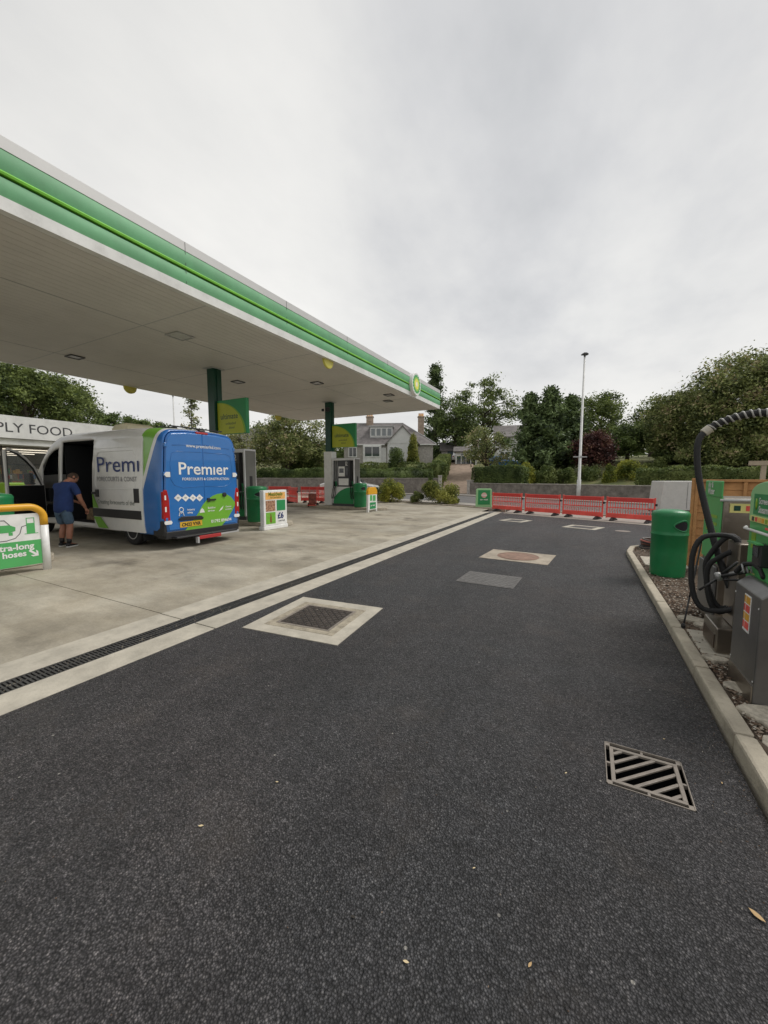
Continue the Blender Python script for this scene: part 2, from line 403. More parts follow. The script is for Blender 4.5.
def slab_mat():
    m, nt, b, L, tc = base_nodes('forecourt_concrete'); o = tc.outputs['Object']
    c = ramp(nt, L, noise(nt, L, o, .8, 8, .65), [(.3, (.28, .245, .18)), (.5, (.39, .35, .275)), (.7, (.47, .435, .355))])
    st = ramp(nt, L, noise(nt, L, o, 1.1, 8, .72, (.7, 1.3, 1)), [(.36, g3(.74)), (.62, g3(1.1))])
    c = mixc(nt, L, 1., c, st, 'MULTIPLY')
    oil = ramp(nt, L, noise(nt, L, o, 1.1, 5, .6), [(.58, g3(0)), (.72, g3(.6))])
    c = mixc(nt, L, oil, c, (.085, .072, .055))
    vs = _n(nt, 'ShaderNodeTexVoronoi'); vs.inputs['Scale'].default_value = .55; L(o, vs.inputs['Vector'])
    ad = _n(nt, 'ShaderNodeMath', operation='MULTIPLY_ADD'); L(noise(nt, L, o, 6, 6, .7), ad.inputs[0]); ad.inputs[1].default_value = .16; L(vs.outputs['Distance'], ad.inputs[2])
    sp = ramp(nt, L, ad.outputs[0], [(.15, g3(.8)), (.20, g3(0))])
    c = mixc(nt, L, sp, c, (.06, .05, .04))
    fine = ramp(nt, L, noise(nt, L, o, 40, 6, .7), [(.3, g3(.85)), (.7, g3(1.13))]); c = mixc(nt, L, 1., c, fine, 'MULTIPLY')
    # tyre-darkened lanes (wear)
    tr = ramp(nt, L, noise(nt, L, o, .45, 6, .7, (.35, 1.1, 1)), [(.42, g3(1.08)), (.6, g3(.80))]); c = mixc(nt, L, 1., c, tr, 'MULTIPLY')
    L(c, b.inputs['Base Color']); b.inputs['Roughness'].default_value = .78
    bp = _n(nt, 'ShaderNodeBump'); bp.inputs['Strength'].default_value = .25; bp.inputs['Distance'].default_value = .01
    L(noise(nt, L, o, 70, 6, .7), bp.inputs['Height']); L(bp.outputs[0], b.inputs['Normal'])
    return m
SLAB = slab_mat()
ROADM = mat('worn_road', (.125, .12, .115), .85, scale=.8, var=.18, bump=.4, bscale=80)
PAVE = mat('pavement_slabs', (.32, .295, .26), .85, scale=2, var=.14, dirt=.25)
EARTH = mat('earth', (.085, .062, .043), .95, scale=5, var=.45, bump=1., bscale=30)
FIELD = mat('rough_grass', (.075, .10, .03), .95, scale=1.5, col2=(.17, .16, .06), bump=1, bscale=20)
DRIVEM = mat('gravel_drive', (.30, .225, .17), .95, scale=2, var=.2, bump=.4, bscale=40)

# ------------------------------------------------------------------ ground
UX, UY = .9192, -.3939                      # the public road's direction
NX, NY = .3939, .9192
def beyond(x, y): return (x + 10) * NX + (y - 35.9) * NY
def beyond_left(x, y): return (x + 11.6) * -.2816 + (y - 36.6) * .9595
def terrain(x, y):
    v = beyond(x, y)
    if x < -9: v = max(v, beyond_left(x, y))
    if v < .4: return -.3
    if v < 1.2: return -.3 + .42 * (v - .4) / .8
    v -= 1.2
    return .12 + (.195 * v if v < 17 else 3.315 + .06 * min(v - 17, 40) + .012 * max(0, min(v - 57, 300)))
xs = np.concatenate([np.linspace(-420, -70, 12)[:-1], np.linspace(-70, 45, 93), np.linspace(45, 420, 12)[1:]])
ys = np.concatenate([np.linspace(-200, 12, 8)[:-1], np.linspace(12, 95, 84), np.linspace(95, 620, 14)[1:]])
g = MB(); nxx = len(xs)
g.v = [(x, y, terrain(x, y)) for y in ys for x in xs]
g.f = [(j * nxx + i, j * nxx + i + 1, (j + 1) * nxx + i + 1, (j + 1) * nxx + i) for j in range(len(ys) - 1) for i in range(nxx - 1)]
g.mi = [0] * len(g.f)
struct(g.build('ground', FIELD, smooth=True))

def L1(x, off=0): return 17.6 - (x + 3.44) * .4286 + off     # end of the new surfacing
def slab(name, polys, z, th, m, bevel=0):
    b = MB()
    for p in polys: b.prism(p, z - th, z)
    return struct(b.build(name, m, bevel=bevel))
# new asphalt, left out round the road gully
gx0, gx1, gy0, gy1 = .15, .525, 2.21, 2.575
slab('asphalt_drive', [[(-3.43, -9), (gx0, -9), (gx0, L1(gx0)), (-3.43, L1(-3.43))],
                       [(gx0, -9), (gx1, -9), (gx1, gy0), (gx0, gy0)], [(gx0, gy1), (gx1, gy1), (gx1, L1(gx1)), (gx0, L1(gx0))],
                       [(gx1, -9), (.80, -9), (.80, 9.3), (.80, L1(.8)), (gx1, L1(gx1))],
                       [(.80, 9.25), (1.12, 10.15), (14, 9.6), (14, L1(14)), (.80, L1(.8))]], 0, .22, ASPH)
# forecourt slabs with open joints
EX = -30.
fy = [-9, -3.3, 2.66, 8.65, 14.6]
polys = []
xj = [-4.38, -10.6, -16.9, -23.6]
for i in range(len(xj) - 1):
    a, c = xj[i] - (.01 if i else 0), xj[i + 1]
    for j in range(4):
        polys.append([(c, fy[j] + .012), (a, fy[j] + .012), (a, fy[j + 1]), (c, fy[j + 1])])
    polys.append([(c, fy[4] + .012), (a, fy[4] + .012), (a, L1(a, 1.45)), (c, L1(c, 1.45))])
slab('forecourt', polys, 0, .2, SLAB)
slab('forecourt_joint_sealant', [[(-23.6, -9), (-4.38, -9), (-4.38, L1(-4.38, 1.4)), (-23.6, L1(-23.6, 1.4))]], -.012, .1, DGREY)
# drain channel kerbs, cast in lengths
b = MB()
for y0 in np.arange(-9, 17.4, 6.0):
    y0 = y0 - .34; y1 = min(y0 + 5.985, L1(-4, .05))
    b.box(-4.378, -4.0, y0, y1, -.2, .004); b.box(-3.76, -3.434, y0, y1, -.2, .004)
struct(b.build('drain_kerb', CONC, bevel=.004))
dr = empty('channel_drain', (-3.88, -3, 0), 'long black slotted channel drain between concrete and new asphalt', 'drain')
b = MB(); b.box(-.12, .12, 0, 20.4, -.19, -.12); b.build('channel', IRON, dr)
b = MB()
for y in np.arange(0, 20.3, .03):
    b.box(-.1, .1, y, y + .016, -.022, -.002)
b.box(-.118, -.1, 0, 20.35, -.03, 0.0); b.box(.1, .118, 0, 20.35, -.03, 0.0); b.box(-.006, .006, 0, 20.35, -.02, -.0015)
b.build('grating', IRON, dr)
b = MB(); r8 = np.random.default_rng(4)      # stones and leaf litter caught in the slots
for k in range(900):
    x, y = r8.uniform(-.09, .09), r8.uniform(0, 20.3); s = r8.uniform(.004, .012)
    b.cbox((x, y, -.004), (s, s * r8.uniform(.6, 1.6), .008), M=None)
o = b.build('grit', mat('grit', (.16, .14, .11), .9, scale=60, var=.6), dr); o['kind'] = 'stuff'

# dropped kerb at the end of the new surface, pavements, road
def strip(off0, off1, x0, x1): return [(x0, L1(x0, off0)), (x1, L1(x1, off0)), (x1, L1(x1, off1)), (x0, L1(x0, off1))]
slab('edging_kerb', [strip(.02, .17, -3.3, 14)], .004, .2, CONC)
slab('pavement', [strip(.19, 2.3, -3.3, 14)], -.001, .2, PAVE)
slab('kerb', [strip(1.47, 1.6, -26, -3.5), strip(2.32, 2.45, -3.3, 14)], .06, .3, KERBM)
slab('planting_bed', [strip(1.62, 2.6, -14, -3.5)], .03, .25, EARTH)
slab('near_pavement', [strip(2.62, 4.4, -26, -3.32)], .0, .25, PAVE)
slab('road', [[(-60, 15), (-26, 24), (-3.3, 17), (60, -12), (60, 10), (-9, 36.5), (-11.8, 36.9), (-60, 31)]], -.09, .15, ROADM)
wl = [(-10, 35.9), (60, 35.9 - 70 * .4285)]
slab('far_pavement', [[(wl[0][0] - 2.5, wl[0][1] + 1.07), (wl[0][0] - 3.3, wl[0][1] - 1), (60, wl[1][1] - 2.1), (60, wl[1][1] + .1)]], .0, .3, PAVE)
slab('left_pavement', [[(-60, 20.5), (-12.4, 34.4), (-12.0, 36.6), (-60, 22.5)]], .002, .3, PAVE)
# the drive up between the walls
b = MB(); ny = 30
for i in range(ny + 1):
    y = 35.9 + i * .75; xc = -11.0 - i * .215; w = 1.75 + .0 * i
    for s in (-1, 1): b.v.append((xc + s * w, y, terrain(xc + s * w, y) + .12 if i > 1 else .03))
b.f = [(2 * i, 2 * i + 1, 2 * i + 3, 2 * i + 2) for i in range(ny)]; b.mi = [0] * ny
struct(b.build('driveway', DRIVEM, smooth=True))

# ------------------------------------------------------------------ covers in the asphalt
def concrete_cover(loc, rz, w, d, label, kind):
    t = empty('manhole', loc, label, 'manhole cover', rz=R(rz))
    if kind == 'square':
        b = MB(); iw, idp = .335, .32
        for p in ([(-w/2, -d/2), (w/2, -d/2), (iw, -idp), (-iw, -idp)], [(w/2, -d/2), (w/2, d/2), (iw, idp), (iw, -idp)], [(w/2, d/2), (-w/2, d/2), (-iw, idp), (iw, idp)], [(-w/2, d/2), (-w/2, -d/2), (-iw, -idp), (-iw, idp)]):
            b.prism(p, .0, .007)
        b.build('surround', CONC, t)
        b = MB()
        for p in ([(-iw-.09, -idp-.08), (iw+.09, -idp-.08), (iw, -idp), (-iw, -idp)], [(iw+.09, -idp-.08), (iw+.09, idp+.08), (iw, idp), (iw, -idp)], [(iw+.09, idp+.08), (-iw-.09, idp+.08), (-iw, idp), (iw, idp)], [(-iw-.09, idp+.08), (-iw-.09, -idp-.08), (-iw, -idp), (-iw, idp)]): b.prism(p, .0072, .0095)
        b.build('mortar_bed', mat('mortar_bed', (.33, .29, .22), .9, var=.3, scale=8, bump=.8, dirt=.5), t)
        f = MB()
        for a in ((-iw, iw, -idp, -idp + .03), (-iw, iw, idp - .03, idp), (-iw, -iw + .03, -idp + .03, idp - .03), (iw - .03, iw, -idp + .03, idp - .03)): f.box(*a, .001, .012)
        f.build('frame', LIGHTIRON, t)
        c = MB(); c.box(-iw + .034, iw - .034, -idp + .034, idp - .034, .001, .007)
        for i in range(13):
            for j in range(12):
                x = -.264 + i * .044; y = -.242 + j * .044; s = 1 if (i + j) % 2 else -1
                c.tube([(x - .015, y - .015 * s, .0075), (x + .015, y + .015 * s, .0075)], .005, 5, mi=1)
        c.build('cover', [mat('cover_iron', (.035, .027, .022), .5, var=.35, scale=10, bump=.3), mat('cover_pads', (.085, .07, .06), .4, var=.3, scale=9, metal=.4)], t)
        k = MB(); k.lathe([(.012, .010), (.012, .013)], 12, (-.13, .2, 0)); k.build('keyhole', LIGHTIRON, t)
    else:
        b = MB(); b.prism([(-w/2, -d/2), (w/2, -d/2), (w/2, d/2), (-w/2, d/2)], .0, .007); b.build('surround', mat('stained_concrete', (.36, .31, .245), .85, var=.22, scale=3, dirt=.5, bump=.3), t)
        c = MB(); c.lathe([(.40, .007), (.40, .012), (.385, .012), (.385, .009), (.36, .009), (.36, .013)], 40); 
        c.build('cover', mat('rusty_cover', (.24, .15, .11), .8, var=.25, scale=8, bump=.6, bscale=40), t)
    return t
concrete_cover((-2.675, 3.42, 0), 5.5, 1.15, 1.13, 'square checkered manhole cover in a wide pale concrete surround', 'square')
concrete_cover((-1.2, 8.03, 0), -4, 1.28, 1.02, 'round rusty manhole cover in a pale concrete rectangle', 'round')
t = empty('manhole', (-1.31, 6.0, 0), 'flat dark grey rectangular cover without concrete surround', 'manhole cover', rz=R(-2))
b = MB(); b.box(-.43, .43, -.36, .36, 0, .006); b.build('frame', mat('cover_concrete', (.115, .11, .105), .85, var=.2, scale=12, bump=.5, bscale=30), t)
b = MB()
for i in range(9):
    for j in range(7): b.cbox((-.36 + i * .09, -.28 + j * .093, .0075), (.06, .06, .003))
b.build('cover', mat('cover_grey', (.135, .13, .125), .8, var=.2, scale=20), t)
for (x, y, w, lab) in ((-2.33, 14.75, .9, 'low concrete framed cover nearest the drain end'), (-.1, 13.75, 1.0, 'low concrete framed cover in line with the lamp post')):
    t = empty('manhole', (x, y, 0), lab, 'manhole cover', rz=R(-20))
    b = MB()
    for a in ((-w/2, w/2, -.42, -.27), (-w/2, w/2, .27, .42), (-w/2, -w/2 + .15, -.27, .27), (w/2 - .15, w/2, -.27, .27)): b.box(*a, 0, .006)
    b.build('surround', CONC, t)
    b = MB(); b.box(-w/2 + .16, w/2 - .16, -.26, .26, 0, .007); b.build('cover', IRON, t)
t = empty('manhole', (.95, 13.3, 0), 'small dark round cover near the far barrier feet', 'manhole cover')
b = MB(); b.lathe([(.2, 0), (.2, .006), (.17, .006), (.17, .008)], 24); b.build('cover', LIGHTIRON, t)

# road gully: real pit, frame, diagonal bars
t = empty('road_gully', ((gx0 + gx1) / 2, (gy0 + gy1) / 2, 0), 'square road gully with pale diagonal bars over a dark pit', 'drain grate')
hx, hy = (gx1 - gx0) / 2, (gy1 - gy0) / 2
b = MB(); b.box(-hx - .01, hx + .01, -hy - .01, hy + .01, -.29, -.28)
for a in ((-hx - .02, -hx, -hy, hy), (hx, hx + .02, -hy, hy), (-hx - .02, hx + .02, -hy - .02, -hy), (-hx - .02, hx + .02, hy, hy + .02)): b.box(*a, -.285, -.004)
b.build('pit', DARKIN, t)
b = MB()
w = .005
for a in ((-hx, hx, -hy, -hy + w), (-hx, hx, hy - w, hy), (-hx, -hx + w, -hy, hy), (hx - w, hx, -hy, hy)): b.box(*a, -.012, .004)
b.build('frame', LIGHTIRON, t)
b = MB(); ix, iy = hx - .024, hy - .03; w = .02
for a in ((-ix, ix, -iy, -iy + w), (-ix, ix, iy - w, iy), (-ix, -ix + w, -iy + w, iy - w), (ix - w, ix, -iy + w, iy - w)): b.box(*a, -.013, .001)
for sx in (-1, 1):
    for sy in (-1, 1): b.cbox((sx * (hx - .016), sy * (hy - .018), -.012), (.024, .03, .028))
    b.cbox((sx * (hx - .016), 0, -.012), (.024, .014, .022)); b.cbox((0, sx * (hy - .018), -.012), (.014, .03, .022))
A = math.atan2(.98, 1.0)
cl, cx0, cy0 = .0085, ix - w + .002, iy - w + .002
for k in range(-3, 4):
    c0 = (k) * .078
    # clip line y = tan(A) x + c to the inner rectangle
    tA = math.tan(A); pts = []
    for x in (-cx0, cx0):
        y = tA * x + c0
        if -cy0 <= y <= cy0: pts.append((x, y))
    for y in (-cy0, cy0):
        x = (y - c0) / tA
        if -cx0 < x < cx0: pts.append((x, y))
    if len(pts) >= 2:
        p, q = Vector(pts[0]), Vector(pts[1]); n2 = Vector((-(q - p).y, (q - p).x)).normalized() * cl
        b.prism([tuple(p + n2), tuple(p - n2), tuple(q - n2), tuple(q + n2)], -.012, -.0015)
b.build('grate', LIGHTIRON, t, bevel=.002)

# ------------------------------------------------------------------ right-hand kerb and bed
kb = MB()
path = [(.815, -2.0)]
def kblock(b, p, q, w=.105, h=.09):
    p = Vector(p); q = Vector(q); d = (q - p).normalized(); n = Vector((d.y, -d.x)); p2 = p + d * .006; q2 = q - d * .006
    b.prism([tuple(p2), tuple(p2 + n * w), tuple(q2 + n * w), tuple(q2)][::-1], -.15, h)
y = -2.6
while y < 9.2:
    y2 = min(y + .915, 9.3); kblock(kb, (.83 - (y - 2.4) * .0115, y), (.83 - (y2 - 2.4) * .0115, y2)); y = y2
kblock(kb, (.75, 9.31), (.86, 9.95)); kblock(kb, (.865, 9.96), (1.16, 10.32))
kblock(kb, (1.17, 10.33), (2.07, 10.5)); kblock(kb, (2.08, 10.5), (3.0, 10.55)); kblock(kb, (3.0, 10.55), (3.9, 10.55))
struct(kb.build('kerb', KERBM, bevel=.018))
# bed surface, gently uneven
b = MB(); nx, ny = 60, 130
rr = np.random.default_rng(3)
def bumpz(x, y): return .055 + .012 * math.sin(x * 7 + y * 3) + .010 * math.sin(y * 9 - x * 5) + .02 * rr.random()
for j in range(ny + 1):
    for i in range(nx + 1):
        yy = -2 + j * (12.35 / ny); xa = .93 - (yy - 2.4) * .0115 + max(0, yy - 9.8) * .8; xx = xa + (7 - xa) * (i / nx) ** 1.6
        b.v.append((xx, yy, bumpz(xx, yy)))
b.f = [(j * (nx + 1) + i, j * (nx + 1) + i + 1, (j + 1) * (nx + 1) + i + 1, (j + 1) * (nx + 1) + i) for j in range(ny) for i in range(nx)]; b.mi = [0] * len(b.f)
struct(b.build('planting_bed', EARTH, smooth=True))
# stones and bark chips lying on it
V = []; Fc = []
rr = np.random.default_rng(11)
gm = bpy.data.materials.new('chips'); gm.use_nodes = True
nt = gm.node_tree; gg = _n(nt, 'ShaderNodeNewGeometry')
nt.links.new(ramp(nt, nt.links.new, gg.outputs['Random Per Island'], [(0, (.035, .024, .017)), (.35, (.13, .08, .05)), (.7, (.22, .16, .115)), (.93, (.38, .34, .28)), (1, (.55, .52, .46))]), nt.nodes['Principled BSDF'].inputs['Base Color'])
nt.nodes['Principled BSDF'].inputs['Roughness'].default_value = .9
for k in range(16000):
    yy = rr.uniform(-1, 10.2) if k % 2 else rr.uniform(2.0, 7); xx = .95 - (yy - 2.4) * .0115 + max(0, yy - 9.8) * .8 + rr.random() ** 1.5 * 2.2
    s = rr.uniform(.006, .018) * (1.35 if rr.random() < .1 else 1); a = rr.uniform(0, PI); e = rr.uniform(.4, 1)
    o0 = len(V); z = .075 + rr.uniform(0, .012)
    for (ax, ay, az) in ((1, 0, 0), (0, e, 0), (-1, 0, 0), (0, -e, 0), (.2, .1, .5), (-.1, 0, -.5)):
        V.append((xx + s * (ax * math.cos(a) - ay * math.sin(a)), yy + s * (ax * math.sin(a) + ay * math.cos(a)), z + s * az * .7 + rr.uniform(-.2, .2) * s))
    for t3 in ((0, 1, 4), (1, 2, 4), (2, 3, 4), (3, 0, 4), (1, 0, 5), (2, 1, 5), (3, 2, 5), (0, 3, 5)): Fc.append(tuple(i + o0 for i in t3))
b = MB(); b.add(V, Fc); o = b.build('gravel', gm); tag(o, 'brown bark chips and pale stones covering the bed behind the kerb', 'gravel', kind='stuff')
# concrete pads in the bed
b = MB(); b.box(.93, 1.55, 7.95, 8.75, -.1, .088); struct(b.build('paving_slab', CONC, bevel=.006))
b = MB(); b.box(.925, 1.9, 4.12, 4.72, -.1, .09); b.box(1.16, 1.9, 2.6, 4.05, -.1, .045); struct(b.build('machine_plinth', CONC, bevel=.01))
b = MB()
for (x, y, s, a) in ((1.02, 5.05, .16, .3), (1.12, 4.9, .12, 1.), (1.03, 3.55, .13, .5), (1.10, 3.2, .2, .2), (1.18, 3.0, .12, .9), (1.06, 2.85, .15, .4), (1.2, 2.75, .13, .1), (1.0, 4.02, .1, .7)):
    n = 9; z = .08
    rr2 = np.random.default_rng(int(x * 1000 + y * 77)); pol = [(x + s * (.6 + .5 * rr2.random()) * math.cos(a + 2 * PI * i / n), y + s * .8 * (.6 + .5 * rr2.random()) * math.sin(a + 2 * PI * i / n)) for i in range(n)]
    b.prism(pol, .05, .085 + .03 * rr2.random())
tag(b.build('mortar_rubble', mat('rubble', (.42, .38, .31), .95, var=.3, scale=20, bump=1), bevel=.01), 'pale broken mortar lumps between kerb and steel cabinet', 'rubble', kind='stuff')

# fallen leaves and litter on the asphalt
LEAFM = {'tan': mat('tan_leaf', (.45, .30, .14), .7), 'pale': mat('pale_leaf', (.62, .50, .30), .7), 'dark': mat('dark_leaf', (.03, .025, .018), .8)}
def fallen(px, py, s, a, mk, label):
    p = G(px, py, .004); b = MB(); n = 7
    out = [(-1, 0), (-.5, .32), (.1, .42), (.55, .25), (1, .02), (.5, -.28), (-.1, -.36), (-.6, -.22)]
    v = [(x * s, y * s, s * (.10 + .10 * abs(x) ** 2 + .2 * abs(y))) for x, y in out] + [(x * s * .98, y * s * .98, s * (.05 + .10 * abs(x) ** 2 + .2 * abs(y))) for x, y in out]; k = len(out)
    b.add(v, [tuple(range(k)), tuple(range(k, 2 * k))[::-1]] + [(i, k + i, k + (i + 1) % k, (i + 1) % k) for i in range(k)])
    o = b.build('fallen_leaf', LEAFM[mk], loc=tuple(p), rot=(0, 0, a)); tag(o, label, 'leaf', 'fallen leaves on the asphalt')
fallen(201, 826, .013, .6, 'pale', 'small yellowish leaf lying alone on the left of the near asphalt')
fallen(757, 916, .026, 2.4, 'tan', 'curled tan leaf at the right edge of the near asphalt')
fallen(530, 965, .011, 1.2, 'tan', 'small tan leaf right of centre on the nearest asphalt')
fallen(406, 962, .011, .2, 'pale', 'tiny pale leaf near the middle of the nearest asphalt')
fallen(566, 773, .009, .9, 'pale', 'tiny pale leaf left of the road gully')
fallen(277, 782, .009, .4, 'pale', 'tiny pale leaf up left of the middle of the asphalt')
fallen(353, 917, .011, .1, 'dark', 'dark twig like leaf in the middle of the near asphalt')

# loose chippings on the new asphalt, thicker along the kerb
rr = np.random.default_rng(21); V = []; Fc = []
for k in range(1500):
    if k % 3: x, y = .80 - abs(rr.normal()) * .10, rr.uniform(.5, 9)
    else: x, y = rr.uniform(-3.3, .75), rr.uniform(.4, 12) ** 1.0
    if gx0 - .03 < x < gx1 + .03 and gy0 - .03 < y < gy1 + .03: continue
    s = rr.uniform(.0015, .0045); a = rr.uniform(0, PI); o0 = len(V)
    for (ax, ay, az) in ((1, 0, 0), (0, .7, 0), (-1, 0, 0), (0, -.7, 0), (.1, .1, 1)): V.append((x + s * (ax * math.cos(a) - ay * math.sin(a)), y + s * (ax * math.sin(a) + ay * math.cos(a)), .001 + az * s))
    for t3 in ((0, 1, 4), (1, 2, 4), (2, 3, 4), (3, 0, 4)): Fc.append(tuple(i + o0 for i in t3))
b = MB(); b.add(V, Fc); tag(b.build('chippings', gm), 'tiny loose chippings scattered over the asphalt and along the kerb', 'chippings', kind='stuff')
fallen(664, 739, .008, .5, 'pale', 'tiny pale leaf just above the road gully')
fallen(722, 783, .009, 1.5, 'tan', 'small tan leaf between the road gully and the kerb')
fallen(474, 868, .007, .8, 'pale', 'tiny pale leaf below the middle of the asphalt')
# ------------------------------------------------------------------ canopy
cn = empty('petrol_station_canopy', (-12.5, 8, 0), 'large flat forecourt canopy with green striped fascia and grey soffit', 'canopy')
def cm(b, name, m, **k): 
    o = b.build(name, m, **k); o.parent = cn; o.location = (12.5, -8, 0); return o
CX0, CX1, CY0, CY1, Z0, Z1 = -17.5, -7.6, -6., 21.05, 5.42, 6.46
b = MB()
nb = 0
y = CY0 + .12
x = CX0 + .12
while x < CX1 - .13:        # soffit planks with fine grooves run along the canopy
    x2 = min(x + .2, CX1 - .12); b.box(x + .004, x2 - .004, CY0 + .12, CY1 - .12, Z0 + .015, Z0 + .05); x = x2
b.box(CX0 + .1, CX1 - .1, CY0 + .1, CY1 - .1, Z0 + .027, Z0 + .06)
cm(b, 'soffit', OFFW)
b = MB()
for yy in (-1.5, 2.3, 6.1, 9.9, 13.7, 17.5): b.box(CX0 + .13, CX1 - .13, yy, yy + .02, Z0 + .009, Z0 + .016)
for xx in (-14.8, -10.2): b.box(xx, xx + .02, CY0 + .13, CY1 - .13, Z0 + .008, Z0 + .0145)
cm(b, 'soffit_joint', LGREY)
b = MB(); b.box(CX0 + .14, CX1 - .14, CY0 + .14, CY1 - .14, Z0 + .1, Z1 - .12); cm(b, 'roof_deck', LGREY)
# fascia: profile bands running round the four sides; the profile is (outward, z)
def fascia_band(name, prof, m):
    b = MB(); base = [(CX1, CY0), (CX1, CY1), (CX0, CY1), (CX0, CY0)]; dirs = [(1, -1), (1, 1), (-1, 1), (-1, -1)]
    n = len(prof); vs = []
    for (px_, py_), (dx, dy) in zip(base, dirs): vs += [(px_ + dx * o_, py_ + dy * o_, z_) for o_, z_ in prof]
    fs = [(k * n + i, ((k + 1) % 4) * n + i, ((k + 1) % 4) * n + (i + 1) % n, k * n + (i + 1) % n) for k in range(4) for i in range(n)]
    b.add(vs, fs); return cm(b, name, m, auto=25)
fascia_band('lower_trim', [(-.14, Z0), (0, Z0), (.0, Z0 + .19), (-.14, Z0 + .19)], WHITE)
FGA = mat('fascia_green', (.14, .39, .19), .55, var=.12, scale=1.2, dirt=.12)
def bow(z0, z1, o0, o1, n=7):
    p = [(o0 + (o1 - o0) * math.sin(PI * i / (n - 1)) , z0 + (z1 - z0) * i / (n - 1)) for i in range(n)]
    return p + [(-.12, z1), (-.12, z0)]
fascia_band('green_panel', bow(Z0 + .192, Z0 + .455, -.004, .014), FGA)
fascia_band('dark_groove', [(-.1, Z0 + .457), (-.045, Z0 + .457), (-.045, Z0 + .488), (-.1, Z0 + .488)], mat('fascia_dark_green', (.004, .09, .02), .4))
fascia_band('lime_strip', [(-.1, Z0 + .489), (.02, Z0 + .489), (.03, Z0 + .52), (.01, Z0 + .545), (-.1, Z0 + .545)], mat('fascia_lime', (.22, .60, .06), .35, coat=.3))
fascia_band('green_panel', bow(Z0 + .547, Z0 + .845, -.004, .014), FGA)
fascia_band('upper_trim', [(-.14, Z0 + .847), (.004, Z0 + .847), (.004, Z1 - .015), (-.02, Z1), (-.14, Z1)], mat('canopy_trim_grey', (.58, .575, .565), .4, metal=.2, var=.03))
for yy in np.arange(CY0 + 2.4, CY1, 3.04): b = MB(); b.box(CX1 + .005, CX1 + .008, yy, yy + .008, Z0 + .2, Z1 - .02); cm(b, 'panel_joint', DGREY)
# lights in the soffit
LOFF = mat('downlight_glass', (.40, .40, .40), .2)
for k, (px, py) in enumerate(((180, 336), (75, 357), (238, 382), (317, 383), (389, 395), (388, 401))):
    p = G(px, py, Z0); s = .26 if k in (0, ) else .2
    t = empty('canopy_light', (p[0], p[1], Z0), ['square recessed soffit light nearest, above the van rear', 'recessed soffit light far left above the shop side', 'recessed soffit light just right of the first pillar', 'recessed soffit light before the second pillar', 'recessed soffit light near the far right end, closer one of the pair', 'recessed soffit light near the far right end, farther one of the pair'][k], 'canopy light', group='lights recessed in the canopy soffit')
    b = MB()
    for a in ((-s, s, -s, -s + .03), (-s, s, s - .03, s), (-s, -s + .03, -s + .03, s - .03), (s - .03, s, -s + .03, s - .03)): b.box(*a, -.022, .012)
    b.build('frame', DGREY if k else LGREY, t)
    b = MB(); b.box(-s + .03, s - .03, -s + .03, s - .03, -.008, .012); b.build('diffuser', LOFF, t)
# petal roundel: white disc, green outer petals, lime, yellow, white heart
HW, HG, HL, HY, HC = mat('emblem_white', (.8, .8, .78), .4), mat('emblem_green', (.03, .36, .08), .4), mat('emblem_lime', (.33, .62, .08), .4), mat('emblem_yellow', (.85, .80, .12), .4), mat('emblem_pale', (.9, .9, .7), .4)
def emblem(org, right, nrm, r, name, label, cat='sign', depth=.12, group=None):
    nrm = Vector(nrm).normalized(); right = Vector(right).normalized(); up = nrm.cross(right) * (1 if nrm.cross(right).z > 0 else -1)
    M = Matrix((( right.x, up.x, nrm.x, 0), (right.y, up.y, nrm.y, 0), (right.z, up.z, nrm.z, 0), (0, 0, 0, 1)))
    t = empty(name, org, label, cat, group=group)
    b = MB(); b.lathe([(r * .97, -depth), (r, -depth + .02), (r, -.01), (r * .97, 0)], 40, M=M); b.build('disc', HW, t, auto=30)
    for k, (ro, ri, m, n, dz) in enumerate(((.9, .55, HG, 18, .003), (.68, .40, HL, 18, .006), (.5, .2, HY, 18, .009))):
        p = MB()
        pts = []
        for i in range(n * 2): 
            rad = ro if i % 2 == 0 else ro * .84; a = 2 * PI * (i + (k % 2)) / (n * 2); pts.append((r * rad * math.cos(a), r * rad * math.sin(a)))
        p.prism(pts, .0005, dz, M=M); p.build('petals', m, t)
    p = MB(); p.prism([(r * .22 * math.cos(2 * PI * i / 18), r * .22 * math.sin(2 * PI * i / 18)) for i in range(18)], .001, .012, M=M); p.build('centre', HC, t)
    return t
emblem((CX1 + .16, 17.35, 6.0), (0, 1, 0), (1, 0, 0), .52, 'emblem_sign', 'round green and yellow petal emblem on the fascia near its far end', depth=.2)
# round lamps hanging under the canopy edges
YL = mat('entry_disc_yellow', (.66, .60, .12), .4)
for (px, py, lab) in ((130, 387, 'yellow half disc hanging below the far side fascia above the van'), (328, 361, 'pale yellow disc under the near fascia edge, left of the emblem'), (278, 415, 'small yellow disc under the far side fascia beyond the pillars')):
    x = -17.43 if px != 328 else -7.75
    p = onX(px, py, x); b = MB()
    M = Matrix.Rotation(PI / 2, 4, 'Y'); b.lathe([(.2, -.05), (.26, -.035), (.26, .035), (.2, .05)], 28, M=M)
    o = b.build('edge_disc', YL, loc=(x, p[1], Z0 - .02 if px != 328 else Z0 + .0), auto=30); tag(o, lab, 'sign disc', 'discs hanging under the canopy edge')
